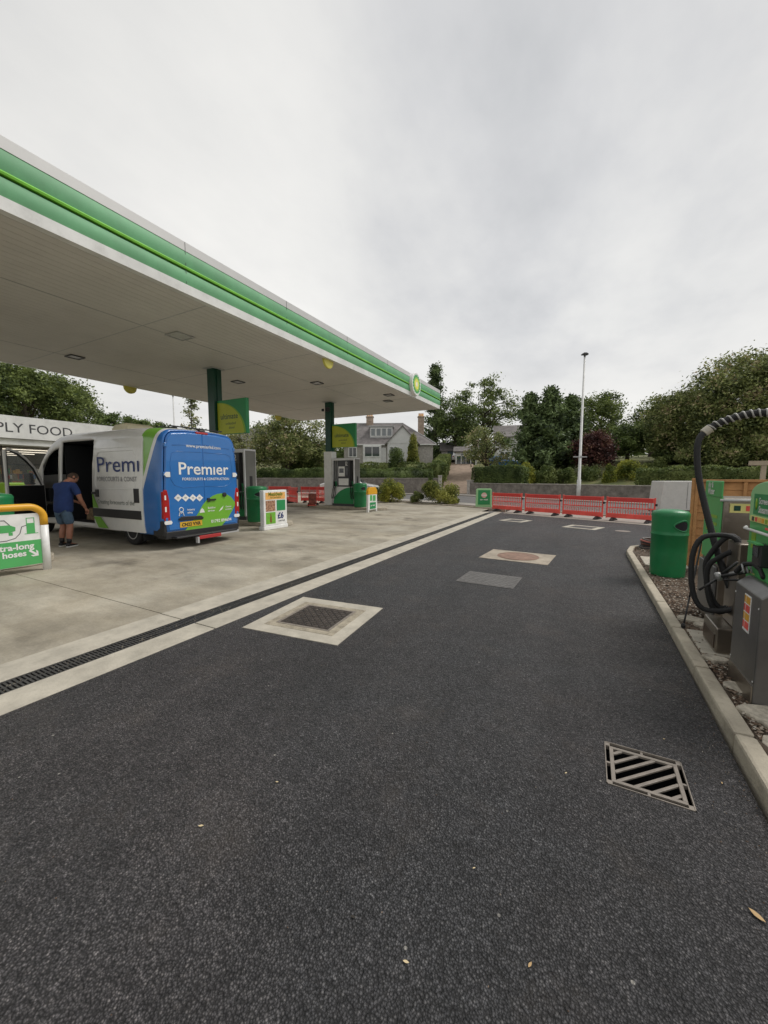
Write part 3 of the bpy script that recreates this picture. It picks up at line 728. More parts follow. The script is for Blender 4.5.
# pillars, each with its flag sign
for k, y in enumerate((9.62, 16.55)):
    t = empty('canopy_pillar', (-11.95, y, 0), 'dark green square canopy pillar ' + ('behind the blue van' if k == 0 else 'with white base beside the far pump'), 'pillar', group='canopy pillars')
    b = MB(); b.box(-.17, .17, -.17, .17, 2.9 if k else 0, Z0 + .03); b.box(.172, .20, -.05, .05, 2.9 if k else .0, Z0); b.build('post', DGREEN, t, bevel=.01)
    b = MB(); b.box(-.26, .26, -.26, .26, Z0 - .02, Z0 + .012); b.build('head_plate', LGREY, t)
    b = MB(); b.box(-.24, .24, -.22, .22, .15, 2.9); b.build('base_cladding', WHITE, t, bevel=.01)
    if k:
        b = MB(); b.box(.02, .22, -.4, -.25, 4.9, 5.1); b.box(-.3, -.18, -.3, -.2, 4.95, 5.08); b.build('camera', BLACK, t, bevel=.02)
    s = empty('flag_sign', (-11.95, y, 0), 'green and yellow flag sign reading ultimate on the ' + ('near' if k == 0 else 'far') + ' pillar', 'sign', group='flag signs on the canopy pillars')
    b = MB(); b.box(.20, 1.60, -.07, .07, 3.1, 4.28); b.build('panel', GREEN, s, bevel=.01)
    b = MB(); pts = [(.2, 3.11)] + [(.2 + 1.28 * math.cos(a), 3.11 + 1.08 * math.sin(a)) for a in np.linspace(0, PI / 2, 22)]
    b.prism(pts, -.076, -.072, 'y'); b.prism(pts, .072, .076, 'y'); b.build('yellow_fan', OLIVE, s)
    b = MB(); pts = [(.2, 4.19)] + [(.2 + 1.28 * math.cos(a), 3.11 + 1.08 * math.sin(a)) for a in np.linspace(PI / 2, 0, 22)] + [(.2 + 1.36 * math.cos(a), 3.11 + 1.1 * math.sin(a)) for a in np.linspace(0, PI / 2, 22)]
    b.prism(pts, -.0755, -.071, 'y'); b.build('lime_edge', LIME, s)
    b = MB(); lettering(b, 'ultimate', (.36, -.076, 3.62), (1, 0, 0), (0, 0, 1), width=.85, bold=.01); b.build('lettering', DGREEN, s); b = MB(); lettering(b, 'unleaded', (.6, -.076, 3.42), (1, 0, 0), (0, 0, 1), width=.5); b.build('lettering', DGREEN, s); b = MB(); lettering(b, 'diesel', (.75, -.076, 3.28), (1, 0, 0), (0, 0, 1), width=.28)
    b.build('lettering', DGREEN, s)

# ------------------------------------------------------------------ pump islands
for k, y in enumerate((3.0, 9.62, 16.55)):
    b = MB(); x1 = -9.2 if k else -9.3
    pts = [(-14.8, y - .55), (x1, y - .55)] + [(x1 + .55 * math.sin(a), y - .55 * math.cos(a)) for a in np.linspace(.2, PI - .2, 9)] + [(x1, y + .55), (-14.8, y + .55)]
    b.prism(pts, 0.001, .13); o = b.build('pump_island', KERBM, bevel=.02); struct(o)
PEND = mat('pump_end_grey', (.15, .148, .135), .5)
def make_pump(loc, label):
    t = empty('fuel_pump', loc, label, 'fuel pump', group='fuel pumps under the canopy')
    W, D = .68, .26     # half sizes
    b = MB(); b.box(-W, W, -D, D, 0, .12); b.build('plinth', DGREY, t)
    b = MB(); b.box(-W + .05, W - .05, -D + .03, D - .03, .1, .98); b.build('lower_cabinet', WHITE, t, bevel=.01)
    for s in (-1, 1):
        b = MB(); pts = [(-W + .06, .12), (W - .06, .12), (W - .06, .97)] + [(-W + .06 + (2 * W - .12) * (1 - math.sin(a)) , .12 + .85 * (1 - .0) * math.cos(a) ) for a in np.linspace(.25, PI / 2, 12)]
        b.prism(pts, s * (D - .028), s * (D - .018), 'y'); b.build('green_panel', GREEN, t)
    b = MB(); b.box(-.36, .36, -D + .05, D - .05, .98, 2.3); b.build('display_housing', DGREY, t)
    for s in (-1, 1):
        b = MB(); b.box(-.30, .08, s * (D - .05), s * (D - .02), 1.5, 2.0); b.box(-.30, .30, s * (D - .05), s * (D - .025), 1.05, 1.4); b.build('screen', WHITEP, t, bevel=.01)
        b = MB(); b.box(-.24, .02, s * (D - .02), s * (D - .012), 1.68, 1.9); b.box(.14, .27, s * (D - .05), s * (D - .02), 1.5, 1.95); b.build('display', GLASS, t)
        b = MB(); lettering(b, '1' if s < 0 else '2', (.12, -D + .05, 2.04), (1, 0, 0), (0, 0, 1), height=.2); b.build('pump_number', WHITEP, t)
    b = MB()
    b.box(-W, -W + .07, -D, D, .12, 2.42); b.box(W - .07, W, -D, D, .12, 2.42); b.box(-W + .07, W - .07, -D, D, 2.3, 2.42); b.build('frame', mat('pump_frame', (.62, .62, .62), .35, metal=.15), t, bevel=.012)
    for s in (-1, 1):
        b = MB(); b.box(min(s * W, s * (W + .012)), max(s * W, s * (W + .012)), -D + .05, D - .04, .14, 2.36); b.build('end_panel', PEND, t)
    b = MB(); b.box(W + .012, W + .018, -.06, .06, 1.1, 1.5); b.build('end_label', BLACK, t)
    for s in (-1, 1):
        for i in range(4):
            x = (-.56, -.45, .45, .56)[i]
            b = MB(); b.cyl((x, s * (D - .06), 2.3), (x, s * (D - .03), 1.35), .016, 8)
            loop = [(x, s * (D - .02), 1.35)] + [(x + .1 * math.sin(a) * (1 if x > 0 else -1), s * (D + .05 + .03 * math.sin(a)), .78 - .42 * math.cos(a - PI / 2 + PI / 2) * 0 - .36 * math.sin(a) + .2 * math.cos(a)) for a in np.linspace(0, PI, 11)] + [(x, s * (D - .02), .95)]
            b.tube(loop, .014, 7); b.build('hose', RUBBER, t, smooth=True)
            b = MB(); b.box(x - .03, x + .03, s * (D - .06), s * (D + .02), 1.0, 1.25); b.cyl((x, s * (D - .02), 1.05), (x, s * (D + .05), .93), .014, 8)
            b.build('nozzle', [BLACK, GREENP, BLACK, GREENP][i], t, bevel=.008)
    return t
p = make_pump((-10.98, 9.62, .13), 'fuel pump half hidden behind the blue van')
q = copy_tree(p); place(q, (-10.98, 16.55, .13), 0, 'far fuel pump with green swoosh and hanging black hoses')
def make_bin(loc, label, name='litter_bin', r=.24, h=1.04, ap_dir=-90, rz=0, group=None):
    t = empty(name, loc, label, 'litter bin', rz=rz, group=group)
    prof = [(r * .93, 0), (r * .95, .02), (r * .985, h * .35), (r * .99, h * .618), (r * 1.02, h * .625), (r * 1.02, h * .642), (r * .99, h * .65), (r * 1.0, h * .69), (r * 1.015, h * .9), (r * 1.03, h * .93), (r * 1.0, h * .95), (r * .93, h * .975), (r * .5, h * .998), (0.01, h)]
    b = MB(); b.lathe(prof, 48); b.build('body', GREENP, t, smooth=True)
    for k, a0 in enumerate((ap_dir, ap_dir + 180)):
        # wide drop-shaped aperture with a raised lip, wrapped on the wall
        out = []
        for i in range(28):
            u = 2 * PI * i / 28; hw = .40; x = math.cos(u) * hw; z = math.sin(u) * .062 * (1.0 + .45 * math.cos(u)); out.append((x, z + (.012 if z > 0 else 0)))
        zc = h * .765
        def W(x, z, rr_): a = R(a0) + x; return (rr_ * math.cos(a), rr_ * math.sin(a), zc + z)
        b = MB(); n = len(out)
        ring = [W(x * 1.22, z * 1.35, r * 1.0) for x, z in out] + [W(x * 1.12, z * 1.2, r * 1.05) for x, z in out] + [W(x, z, r * 1.035) for x, z in out] + [W(x * .96, z * .93, r * 1.012) for x, z in out]
        b.add(ring, [(j * n + i, j * n + (i + 1) % n, (j + 1) * n + (i + 1) % n, (j + 1) * n + i) for j in range(3) for i in range(n)]); lip = b.build('aperture_lip', GREENP, t, smooth=True)
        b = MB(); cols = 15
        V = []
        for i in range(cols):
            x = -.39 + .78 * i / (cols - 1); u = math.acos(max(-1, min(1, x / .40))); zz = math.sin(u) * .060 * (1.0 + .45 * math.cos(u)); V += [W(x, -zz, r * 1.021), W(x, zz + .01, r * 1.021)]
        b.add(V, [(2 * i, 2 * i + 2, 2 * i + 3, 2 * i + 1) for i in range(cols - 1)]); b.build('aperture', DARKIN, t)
    return t
bn = make_bin((1.15, 7.36, .06), 'green round litter bin with teardrop opening on the bed beside the timber fence', rz=R(0), ap_dir=-62)
def small_bin(loc, label):
    c = copy_tree(bn); place(c, loc, R(30), label); c.scale = (1.35, 1.35, 1.13); c['group'] = 'bins on the pump islands'; return c
small_bin((-9.72, 9.3, .13), 'green round bin behind the £6 poster board')
small_bin((-9.95, 16.25, .13), 'green round bin between the far pump and the yellow topped board')
small_bin((-9.75, 2.85, .13), 'green round bin behind the hose sign, cut by the left edge')
# poster board with £6
t = empty('poster_board', (-8.5, 8.9, 0), 'white framed poster board with orange header and £6 price', 'advertising board')
b = MB(); b.box(-.16, 0, -.5, .5, .12, 1.2); b.box(-.2, .02, -.52, .52, 0, .12); b.build('frame', WHITEP, t, bevel=.02)
ft = .004
def panel(name, y0, y1, z0, z1, m): b = MB(); b.box(.0005, ft, y0, y1, z0, z1); return b.build(name, m, t)
panel('orange_header', -.42, .42, .92, 1.13, TERRA); panel('food_picture', -.42, -.02, .56, .89, FOODP); panel('green_picture', .04, .42, .56, .89, GREEN); panel('bottle_picture', -.42, -.02, .18, .53, mat('poster_leaf_green', (.16, .42, .04), .5, var=.15, scale=12))
b = MB(); b.box(ft, ft + .003, -.25, -.19, .22, .40); b.box(ft, ft + .003, -.235, -.205, .4, .48); b.build('bottle', mat('bottle_brown', (.22, .05, .02), .4), t)
b = MB(); b.lathe([(.03, 0), (.09, .02), (.05, .13), (.02, .2)], 12, (0, .23, .62), sx=.04); b.build('cup', WHITEP, t, smooth=True)
b = MB(); lettering(b, '£6', (.004, .07, .32), (0, 1, 0), (0, 0, 1), height=.19, bold=.03); b.build('price', NAVY, t)
b = MB(); lettering(b, 'meal deal', (.004, .1, .22), (0, 1, 0), (0, 0, 1), width=.28, bold=.01); b.build('caption', DGREY, t)
b = MB(); lettering(b, 'Mealdeals', (.004, -.3, 1.03), (0, 1, 0), (0, 0, 1), width=.6, bold=.03); lettering(b, 'for lunchtime', (.004, -.22, .955), (0, 1, 0), (0, 0, 1), width=.45, bold=.01); b.build('header_text', mat('olive_ink', (.16, .2, .02), .5), t)
# yellow topped board by the far pump
t = empty('poster_board', (-8.75, 15.4, 0), 'white A-shaped board with yellow top and green panel by the far pump', 'advertising board')
b = MB(); b.prism([(-.42, 0), (-.34, 0), (-.33, .1), (.33, .1), (.34, 0), (.42, 0), (.4, .95), (-.4, .95)], -.1, .0, 'x'); b.build('frame', WHITEP, t, bevel=.01)
b = MB(); b.prism([(-.42, .8), (.42, .8), (.40, 1.0), (.25, 1.14), (-.25, 1.14), (-.4, 1.0)], -.12, .012, 'x'); b.build('yellow_top', YELLOW, t, bevel=.02)
b = MB(); b.box(.0005, .004, -.28, .28, .14, .44); b.build('green_panel', GREEN, t)
b = MB(); b.box(.0005, .004, -.26, -.06, .52, .78); b.box(.0005, .004, .0, .26, .5, .76); b.build('picture', MGREEN, t)
b = MB(); lettering(b, 'car wash', (.006, -.22, .27), (0, 1, 0), (0, 0, 1), width=.42, bold=.02); b.build('lettering', WHITEP, t)
# hoop guard with the extra-long hoses sign
t = empty('hoop_guard', (-8.28, 2.13, 0), 'yellow and white tubular hoop guard at the left edge', 'hoop guard')
ht = 1.10; yr = .95
def hooppts(z_lo): 
    arc = [(0, yr - .2 + .2 * math.sin(a), ht - .2 + .2 * math.cos(a)) for a in np.linspace(0, PI / 2, 9)]
    return [(0, -p_[1], p_[2]) for p_ in arc[::-1]] + arc
b = MB(); a = hooppts(0); b.tube([(0, -yr, .78)] + a + [(0, yr, .78)], .058, 16); b.build('yellow_tube', YELLOW, t, smooth=True)
for sy_ in (1, -1):
    b = MB(); b.tube([(0, sy_ * yr, -.02), (0, sy_ * yr, .78)], .0585, 16); b.build('white_post', WHITE, t, smooth=True)
s = empty('hose_sign', (-8.28, 2.13, 0), 'green and white sign reading extra-long hoses with car and pump symbol', 'sign')
b = MB(); b.box(-.012, .012, -yr + .06, yr - .06, .12, .99); b.build('board', WHITEP, s)
b = MB(); b.box(.0125, .015, -yr + .062, yr - .062, .125, .54); b.build('green_band', MGREEN, s)
b = MB(); lettering(b, 'Extra-long', (.016, .22, .405), (0, 1, 0), (0, 0, 1), width=.57, bold=.03); b.build('lettering', WHITEP, s); b = MB(); lettering(b, 'hoses', (.016, .38, .29), (0, 1, 0), (0, 0, 1), width=.30, bold=.03); b.build('lettering', WHITEP, s); b = MB()
def arrow(M): b.prism([(-.085, .016), (.025, .016), (-.02, .055), (.02, .055), (.075, 0), (.02, -.055), (-.02, -.055), (.025, -.016), (-.085, -.016)], .015, .018, 'x', M=M)
arrow(Matrix.Translation((0, .785, .315)) @ Matrix.Rotation(R(-42), 4, 'X')); b.build('arrow', WHITEP, s)
b = MB(); x0 = .0125; x1 = .0155
b.box(x0, x1, .71, .82, .66, .83); b.box(x0, x1, .71, .72, .83, .92); b.box(x0, x1, .81, .82, .83, .92); b.box(x0, x1, .72, .81, .91, .92); b.box(x0, x1, .68, .86, .65, .66)
b.prism([(.05, .70), (.50, .70), (.565, .72), (.57, .78), (.50, .82), (.05, .83)], x0, x1, 'x'); b.box(x0, x1, .48, .53, .65, .70); b.box(x0, x1, .12, .17, .65, .70)
b.build('pictogram', MGREEN, s)
b = MB(); b.tube([(.014, .71, .80), (.014, .65, .78), (.014, .62, .67), (.014, .56, .60), (.014, .45, .57), (.014, .1, .565)], .005, 6); b.tube([(.014, .50, .82), (.014, .44, .90), (.014, .15, .91), (.014, .07, .83)], .005, 6); b.build('hose_line', DGREY, s)
# small green pavement sign near the drain end
t = empty('pavement_sign', (-4.8, 20.15, .0), 'small light green swing sign with pink disc at the drain end', 'pavement sign', rz=R(28))
b = MB(); b.prism([(-.42, .02), (.42, .02), (.40, .95), (.34, 1.0), (-.34, 1.0), (-.4, .95)], -.05, .05, 'y'); b.build('frame', LGREEN, t, bevel=.02)
b = MB(); b.box(-.31, .31, -.06, -.052, .17, .92); b.build('green_panel', GREEN, t)
b = MB(); b.prism([(.14 * math.cos(a), .66 + .14 * math.sin(a)) for a in np.linspace(0, 2 * PI, 20)[:-1]], -.068, -.0605, 'y'); b.build('disc', mat('pinkish', (.65, .42, .36), .5), t)
b = MB(); b.box(-.15, .15, -.072, -.0685, .64, .68); b.build('bar', WHITEP, t)
b = MB(); lettering(b, 'car wash', (-.2, -.0605, .4), (1, 0, 0), (0, 0, 1), width=.4, bold=.02); b.build('lettering', WHITEP, t)
# ------------------------------------------------------------------ the works van (local x runs from its rear doors forward)
VX, VY = -8.15, 6.12
van = empty('delivery_van', (VX, VY, 0), 'blue, green and white signwritten works van with its side door slid open', 'van', rz=PI)
def vanpaint():
    m, nt, b, L, tc = base_nodes('van_livery'); sx = _n(nt, 'ShaderNodeSeparateXYZ'); L(tc.outputs['Object'], sx.inputs[0])
    def lin(a, k, c):   # a*x + k*z + c > 0, returned as 0/1
        m1 = _n(nt, 'ShaderNodeMath', operation='MULTIPLY_ADD'); L(sx.outputs['X'], m1.inputs[0]); m1.inputs[1].default_value = a; m1.inputs[2].default_value = c
        m2 = _n(nt, 'ShaderNodeMath', operation='MULTIPLY_ADD'); L(sx.outputs['Z'], m2.inputs[0]); m2.inputs[1].default_value = k; L(m1.outputs[0], m2.inputs[2])
        m3 = _n(nt, 'ShaderNodeMath', operation='GREATER_THAN'); L(m2.outputs[0], m3.inputs[0]); m3.inputs[1].default_value = 0; return m3.outputs[0]
    # x of each boundary moves forward as z drops
    c = mixc(nt, L, lin(1, .42, -1.16), (.016, .135, .43), (.70, .70, .69))
    c = mixc(nt, L, lin(1, .42, -1.27), c, (.16, .42, .03))
    c = mixc(nt, L, lin(1, .30, -1.46), c, (.68, .68, .665))
    dt = ramp(nt, L, noise(nt, L, tc.outputs['Object'], 3, 8, .7), [(.4, g3(.93)), (.75, g3(1.03))])
    c = mixc(nt, L, 1., c, dt, 'MULTIPLY')
    L(c, b.inputs['Base Color']); b.inputs['Roughness'].default_value = .28; b.inputs['Coat Weight'].default_value = .5; b.inputs['Coat Roughness'].default_value = .08
    return m
LIV = vanpaint()
VWHITE = mat('van_white', (.68, .68, .665), .28, coat=.5, var=.04, dirt=.10)
VGREEN = mat('van_green', (.16, .42, .03), .3, coat=.4, var=.04)
def roof_h(x):
    return float(np.interp(x, [0, .12, .5, 1.5, 4.1, 4.5, 4.8, 5.1, 5.45, 5.9, 6.05, 6.6, 6.75, 6.8], [2.62, 2.67, 2.70, 2.74, 2.75, 2.73, 2.66, 2.50, 2.18, 1.66, 1.45, 1.20, .95, .8]))
def halfw(z, x):
    w = float(np.interp(z, [.3, .5, .9, 1.3, 1.8, 2.2, 2.5], [.985, 1.01, 1.02, 1.02, .992, .962, .93]))
    return w * float(np.interp(x, [0, .03, .1, .2, 5.6, 6.3, 6.65, 6.8], [.955, .975, .992, 1, 1, .95, .86, .74]))
zr = [.32, .38, .44, .5, .58, .64, .7, .76, .84, .92, 1.0, 1.12, 1.25, 1.4, 1.55, 1.7, 1.85, 2.0, 2.1, 2.2, 2.3, 2.38, 2.44]
xsn = sorted(set(np.round(np.concatenate([[0, .03, .1], np.arange(.2, .8, .15), np.arange(.75, 1.76, .05), [1.9, 2.1, 2.3, 2.5], np.arange(2.7, 4.3, .16), [4.3, 4.38, 4.46, 4.6, 4.75, 4.9, 5.05, 5.2, 5.35], np.arange(5.38, 6.4, .05), [6.45, 6.6, 6.7, 6.76, 6.8]]), 3)))
sec = []
for x in xsn:
    h = roof_h(x); side = []
    for z in zr:
        z2 = .32 + (z - .32) * (h - .30 - .32) / (2.44 - .32); side.append((halfw(z2, x), z2))
    w0, zt = side[-1]
    arc = [(w0 - .21 * (1 - math.cos(a)), zt + .27 * math.sin(a)) for a in np.linspace(.25, PI / 2, 6)]
    top = [(w0 * .45, h - .004), (0, h)]
    half = side + arc + top
    sec.append([(x, w, z) for w, z in half] + [(x, -w, z) for w, z in half[-2::-1]])
nS = len(sec[0]); V = [p for s in sec for p in s]; K = len(zr)
AR = [(1.28, .42), (5.87, .42)]; WR = .35
keep = []
def inarch(p): return any(math.hypot(p[0] - ax, p[2] - .35) < ar for ax, ar in AR)
for i in range(len(xsn) - 1):
    for j in range(nS - 1):
        q = (i * nS + j, (i + 1) * nS + j, (i + 1) * nS + j + 1, i * nS + j + 1)
        xm = (xsn[i] + xsn[i + 1]) / 2; jj = j if j < nS // 2 else nS - 2 - j; left = j < nS // 2
        if all(inarch(V[k]) for k in q): continue
        if left and 2.68 < xm < 4.3 and 2 <= jj < K: continue                 # sliding door opening
        if left and 4.46 < xm < 5.4 and 3 <= jj < K - 2: continue                # cab door opening
        keep.append((q, xm, jj))
V2 = []
for p in V:
    for ax, ar in AR:
        d = math.hypot(p[0] - ax, p[2] - .35)
        if 0 < d < ar and d > ar * .6: p = (ax + (p[0] - ax) * ar / d, p[1], .35 + (p[2] - .35) * ar / d)
    V2.append(p)
b = MB(); b.add(V2, [k[0] for k in keep])
for m_, (q, xm, jj) in enumerate(keep):
    if 4.55 < xm < 5.9 and jj >= K + 4: b.mi[m_] = 1                              # windscreen
    if not (2.0 < xm) : pass
b.add([sec[0][j] for j in range(nS)], [tuple(range(nS))]); b.add([sec[-1][j] for j in range(nS)], [tuple(range(nS))[::-1]])
o = b.build('body', [LIV, GLASS], van); o.data.polygons.foreach_set('use_smooth', [True] * len(o.data.polygons)); o.data.set_sharp_from_angle(angle=R(32))
sd = o.modifiers.new('thick', 'SOLIDIFY'); sd.thickness = .035; sd.offset = -1
# interior: floor, bulkheads, lining, racking, seats
b = MB(); b.box(.15, 4.3, -.93, .93, .38, .44); b.box(4.3, 5.9, -.93, .93, .38, .52); b.build('floor', DARKIN, van)
b = MB(); b.box(.15, .2, -.9, .9, .44, 2.4); b.box(4.32, 4.36, -.9, .9, .44, 2.45); b.box(.2, 4.3, -.925, -.90, .44, 2.2); b.box(2.4, 2.44, -.88, .80, .44, 2.3); b.box(.3, 4.3, -.8, .8, 2.5, 2.53); b.build('lining', DARKIN, van)
b = MB()
for z in (.9, 1.35, 1.8): b.box(2.6, 4.2, -.89, -.45, z, z + .03); b.box(2.6, 4.2, -.46, -.44, z, z + .12)
for x in (2.62, 3.4, 4.15): b.box(x, x + .04, -.48, -.44, .44, 2.1)
b.build('racking', DGREY, van)
b = MB()
for k, (x, y, z, s) in enumerate(((2.8, -.7, .93, .2), (3.1, -.65, .93, .16), (3.6, -.7, .93, .24), (2.9, -.7, 1.38, .2), (3.7, -.65, 1.38, .18), (2.9, .1, .44, .3), (3.25, .35, .44, .22))): b.box(x, x + s, y - s / 2, y + s / 2, z, z + s * .8)
b.build('tool_box', mat('tool_box', (.06, .045, .035), .6, scale=6, var=.6), van, bevel=.01)
b = MB(); b.prism([(3.3, .45), (3.75, .45), (3.7, .72), (3.5, .80), (3.34, .66)], .45, .78, 'y'); b.build('tool_bag', mat('tool_bag', (.16, .11, .06), .8, scale=10, var=.5), van, bevel=.03)
b = MB(); b.tube([(2.9, -.2, 1.2), (3.0, 0, 1.9), (3.15, .1, 2.05), (3.3, 0, 1.9), (3.35, -.1, 1.2)], .06, 8); b.build('hanging_hose', mat('hung_hose', (.03, .035, .05), .5), van, smooth=True)
for k in (1, -1):
    b = MB(); b.box(4.55, 5.05, k * .5 - .25, k * .5 + .25, .75, .95); b.prism([(4.48, .9), (4.62, .9), (4.55, 1.7), (4.45, 1.75), (4.4, 1.6)], k * .5 - .24, k * .5 + .24, 'y'); b.build('seat', DARKIN, van, bevel=.03)
b = MB(); b.box(5.35, 5.75, -.92, .92, .9, 1.28); b.tube([(5.2 + .06 * math.sin(a), -.5 + .19 * math.cos(a), 1.3 + .17 * math.sin(a)) for a in np.linspace(0, 2 * PI, 19)[:-1]], .015, 6, True); b.build('dashboard', DARKIN, van, bevel=.02)
# rear doors
for s in (1, -1):
    pts = [(.006, .42), (.90, .42), (.935, .6), (.955, 1.0), (.955, 1.35), (.93, 1.8), (.90, 2.2), (.86, 2.42), (.77, 2.55), (.4, 2.595), (.006, 2.60)]
    b = MB(); b.prism([(s * a, c) for a, c in pts], -.045, -.006, 'x'); dr = b.build('rear_door', BLUE, van, bevel=.014)
    # raised rim of the window pressing
    rim = [(.03, 1.38), (.55, 1.36), (.74, 1.42), (.82, 1.55), (.82, 1.9), (.78, 2.12), (.66, 2.17), (.03, 2.18)]
    b = MB(); b.tube([(-.046, s * a, c) for a, c in rim], .006, 6); b.tube([(-.046, s * .02, 2.36), (-.046, s * .76, 2.30)], .006, 6); b.build('pressing', BLUE, dr, smooth=True)
    b = MB()
    for z in (.62, 1.62, 2.25): b.box(-.055, .02, s * (.93 - .05 * (z > 2)), s * (.985 - .05 * (z > 2)), z, z + .09)
    b.build('hinge', BLUE if s > 0 else BLUE, dr, bevel=.01)
    b = MB(); b.prism([(s * .875, .64), (s * 1.0, .64), (s * 1.01, 1.0), (s * .995, 1.32), (s * .925, 1.32), (s * .885, 1.12)], -.052, .06, 'x')
    b.prism([(-.05, .68), (.20, .70), (.22, 1.0), (.12, 1.27), (-.05, 1.29)], min(s * .99, s * 1.025), max(s * .99, s * 1.025), 'y'); b.build('tail_light', TAILR, van, bevel=.015)
    b = MB(); b.box(-.0535, -.05, s * .955, s * .99, .84, .95); b.box(-.0535, -.05, s * .955, s * .99, 1.1, 1.2); b.build('lamp_lens', WHITEP, van)
    b = MB(); b.prism([(s * .86, .56), (s * 1.0, .56), (s * 1.02, .60), (s * 1.0, .64), (s * .86, .64), (s * .84, .6)], -.06, -.04, 'x'); b.build('reflector', WHITEP, van)
    b = MB(); b.prism([(s * .84, 1.60), (s * .93, 1.60), (s * .98, 1.655), (s * .93, 1.71), (s * .84, 1.71)], -.062, -.046, 'x'); b.build('hinge_label', WHITEP, van)
b = MB(); b.box(-.05, .3, -.99, .99, .23, .40); b.box(-.22, -.04, -.80, .86, .235, .285); b.build('bumper', BLACK, van, bevel=.02)
for s in (-1, 1):
    b = MB(); b.box(-.012, .34, min(s * .995, s * 1.035), max(s * .995, s * 1.035), .30, .64); b.box(-.03, .02, min(s * .9, s * 1.02), max(s * .9, s * 1.02), .3, .56); b.build('corner_trim', BLACK, van, bevel=.01)
b = MB(); b.box(-.24, -.17, -.28, .32, .16, .24); b.box(-.2, .3, -.2, -.1, .16, .22); b.build('tow_bar', mat('tow_red', (.42, .03, .03), .5), van, bevel=.01)
b = MB(); b.box(-.25, -.17, .33, .37, .08, .22); b.box(-.21, -.15, -.84, -.30, .20, .26); b.build('tow_bracket', LGREY, van)
# rear furniture: handle bar, plate, camera light, lettering
def RP(px, py): p = onX(px, py, VX + .05); return (VY - p[1], p[2])
b = MB(); b.prism([(.70, .66), (.66, .62), (.08, .60), (.06, .64), (.12, .69), (.62, .71)], -.075, -.045, 'x'); b.build('handle_bar', BLACK, van, bevel=.01)
b = MB(); b.box(-.056, -.046, .10, .66, .46, .585); pl = b.build('number_plate', mat('plate_yellow', (.70, .42, .03), .4), van)
b = MB(); lettering(b, 'CN22 VXR', (-.058, .62, .485), (0, -1, 0), (0, 0, 1), width=.48, height=.075, bold=.03); b.build('lettering', BLACK, pl)
b = MB(); b.box(-.05, .08, -.16, .16, 2.60, 2.65); b.build('brake_light', TAILR, van, bevel=.01)
b = MB(); b.cbox((.05, -.05, 2.67), (.12, .16, .07)); b.build('camera', BLACK, van, bevel=.02)
b = MB(); b.box(-.075, -.045, -.30, -.12, 1.03, 1.07); b.cbox((-.06, -.1, 1.05), (.03, .06, .09)); b.build('door_handle', BLACK, van)
b = MB(); b.lathe([(.055, 0), (.055, .03), (.03, .035)], 16, M=Matrix.Translation((-.045, -.56, 1.16)) @ Matrix.Rotation(-PI / 2, 4, 'Y')); b.build('round_cap', BLACK, van)
sw = [(168 + x / 10.1, 480 + y / 10.1) for x, y in ((150, 545), (300, 345), (352, 250), (395, 200), (450, 160), (500, 140), (545, 134), (590, 142), (640, 172), (685, 235), (652, 305), (600, 395), (500, 515))]
b = MB(); b.prism([RP(*p) for p in sw], -.0475, -.0455, 'x'); b.build('green_swoosh', VGREEN, van)
Rr, Uu = (0, -1, 0), (0, 0, 1)
def rear_text(s, px0, py, px1, bold=.02, m=WHITEP, nm='lettering', hh=None):
    a = RP(px0, py); c = RP(px1, py); b = MB(); lettering(b, s, (-.0475, a[0], a[1]), Rr, Uu, width=a[0] - c[0], bold=bold, height=hh); return b.build(nm, m, van)
rear_text('Premıer', 179, 474.3, 228.5, .012, hh=.27)
rear_text('FORECOURTS & CONSTRUCTION', 182.5, 480.3, 229, .012)
rear_text('www.premierltd.com', 186, 447, 220.5, .01)
rear_text('01792 894694', 211.3, 522.8, 231.5, .02)
for k, px in enumerate((178.2, 185.7, 193, 199.6)):
    a = RP(px, 497.8); b = MB(); b.prism([(a[0] - .095, a[1]), (a[0], a[1] + .085), (a[0] + .095, a[1]), (a[0], a[1] - .085)], -.0485, -.0462, 'x'); dd = b.build('badge', WHITEP, van)
    b = MB(); b.box(-.0495, -.0486, a[0] - .03, a[0] + .03, a[1] - .02, a[1] + .02); b.build('badge_mark', LGREY, dd)
a = RP(181.5, 511.5); b = MB(); b.tube([(-.048, a[0] + .05 * math.cos(t_), a[1] + .04 + .05 * math.sin(t_)) for t_ in np.linspace(0, 2 * PI, 15)[:-1]], .009, 5, True); b.tube([(-.048, a[0] + .06, a[1] - .1), (-.048, a[0] + .04, a[1] - .02), (-.048, a[0], a[1] - .04), (-.048, a[0] - .04, a[1] - .02), (-.048, a[0] - .06, a[1] - .1)], .009, 5); b.build('icon', WHITEP, van)
a = RP(202.2, 510.5); b = MB(); b.prism([(a[0] + .07, a[1] - .05), (a[0] - .07, a[1] - .05), (a[0] - .04, a[1] + .02), (a[0], a[1] + .06), (a[0] + .04, a[1] + .02)], -.0515, -.0485, 'x'); b.build('icon', WHITEP, van)
a = RP(221.4, 508.5); b = MB(); b.prism([(a[0] + .08, a[1] - .07), (a[0] + .02, a[1] + .0), (a[0] - .07, a[1] + .07), (a[0] - .02, a[1] - .02)], -.0515, -.0485, 'x'); b.build('icon', WHITEP, van)
rear_text('Industry', 187.5, 510.6, 195, .02); rear_text('safety', 187.5, 513.5, 193, .02)
rear_text('Building', 208, 508.8, 215.5, .02); rear_text('services', 208, 511.6, 214.5, .02)
rear_text('Cleaning', 225.5, 507.3, 231.5, .02); rear_text('solutions', 225.5, 509.8, 231.5, .02)
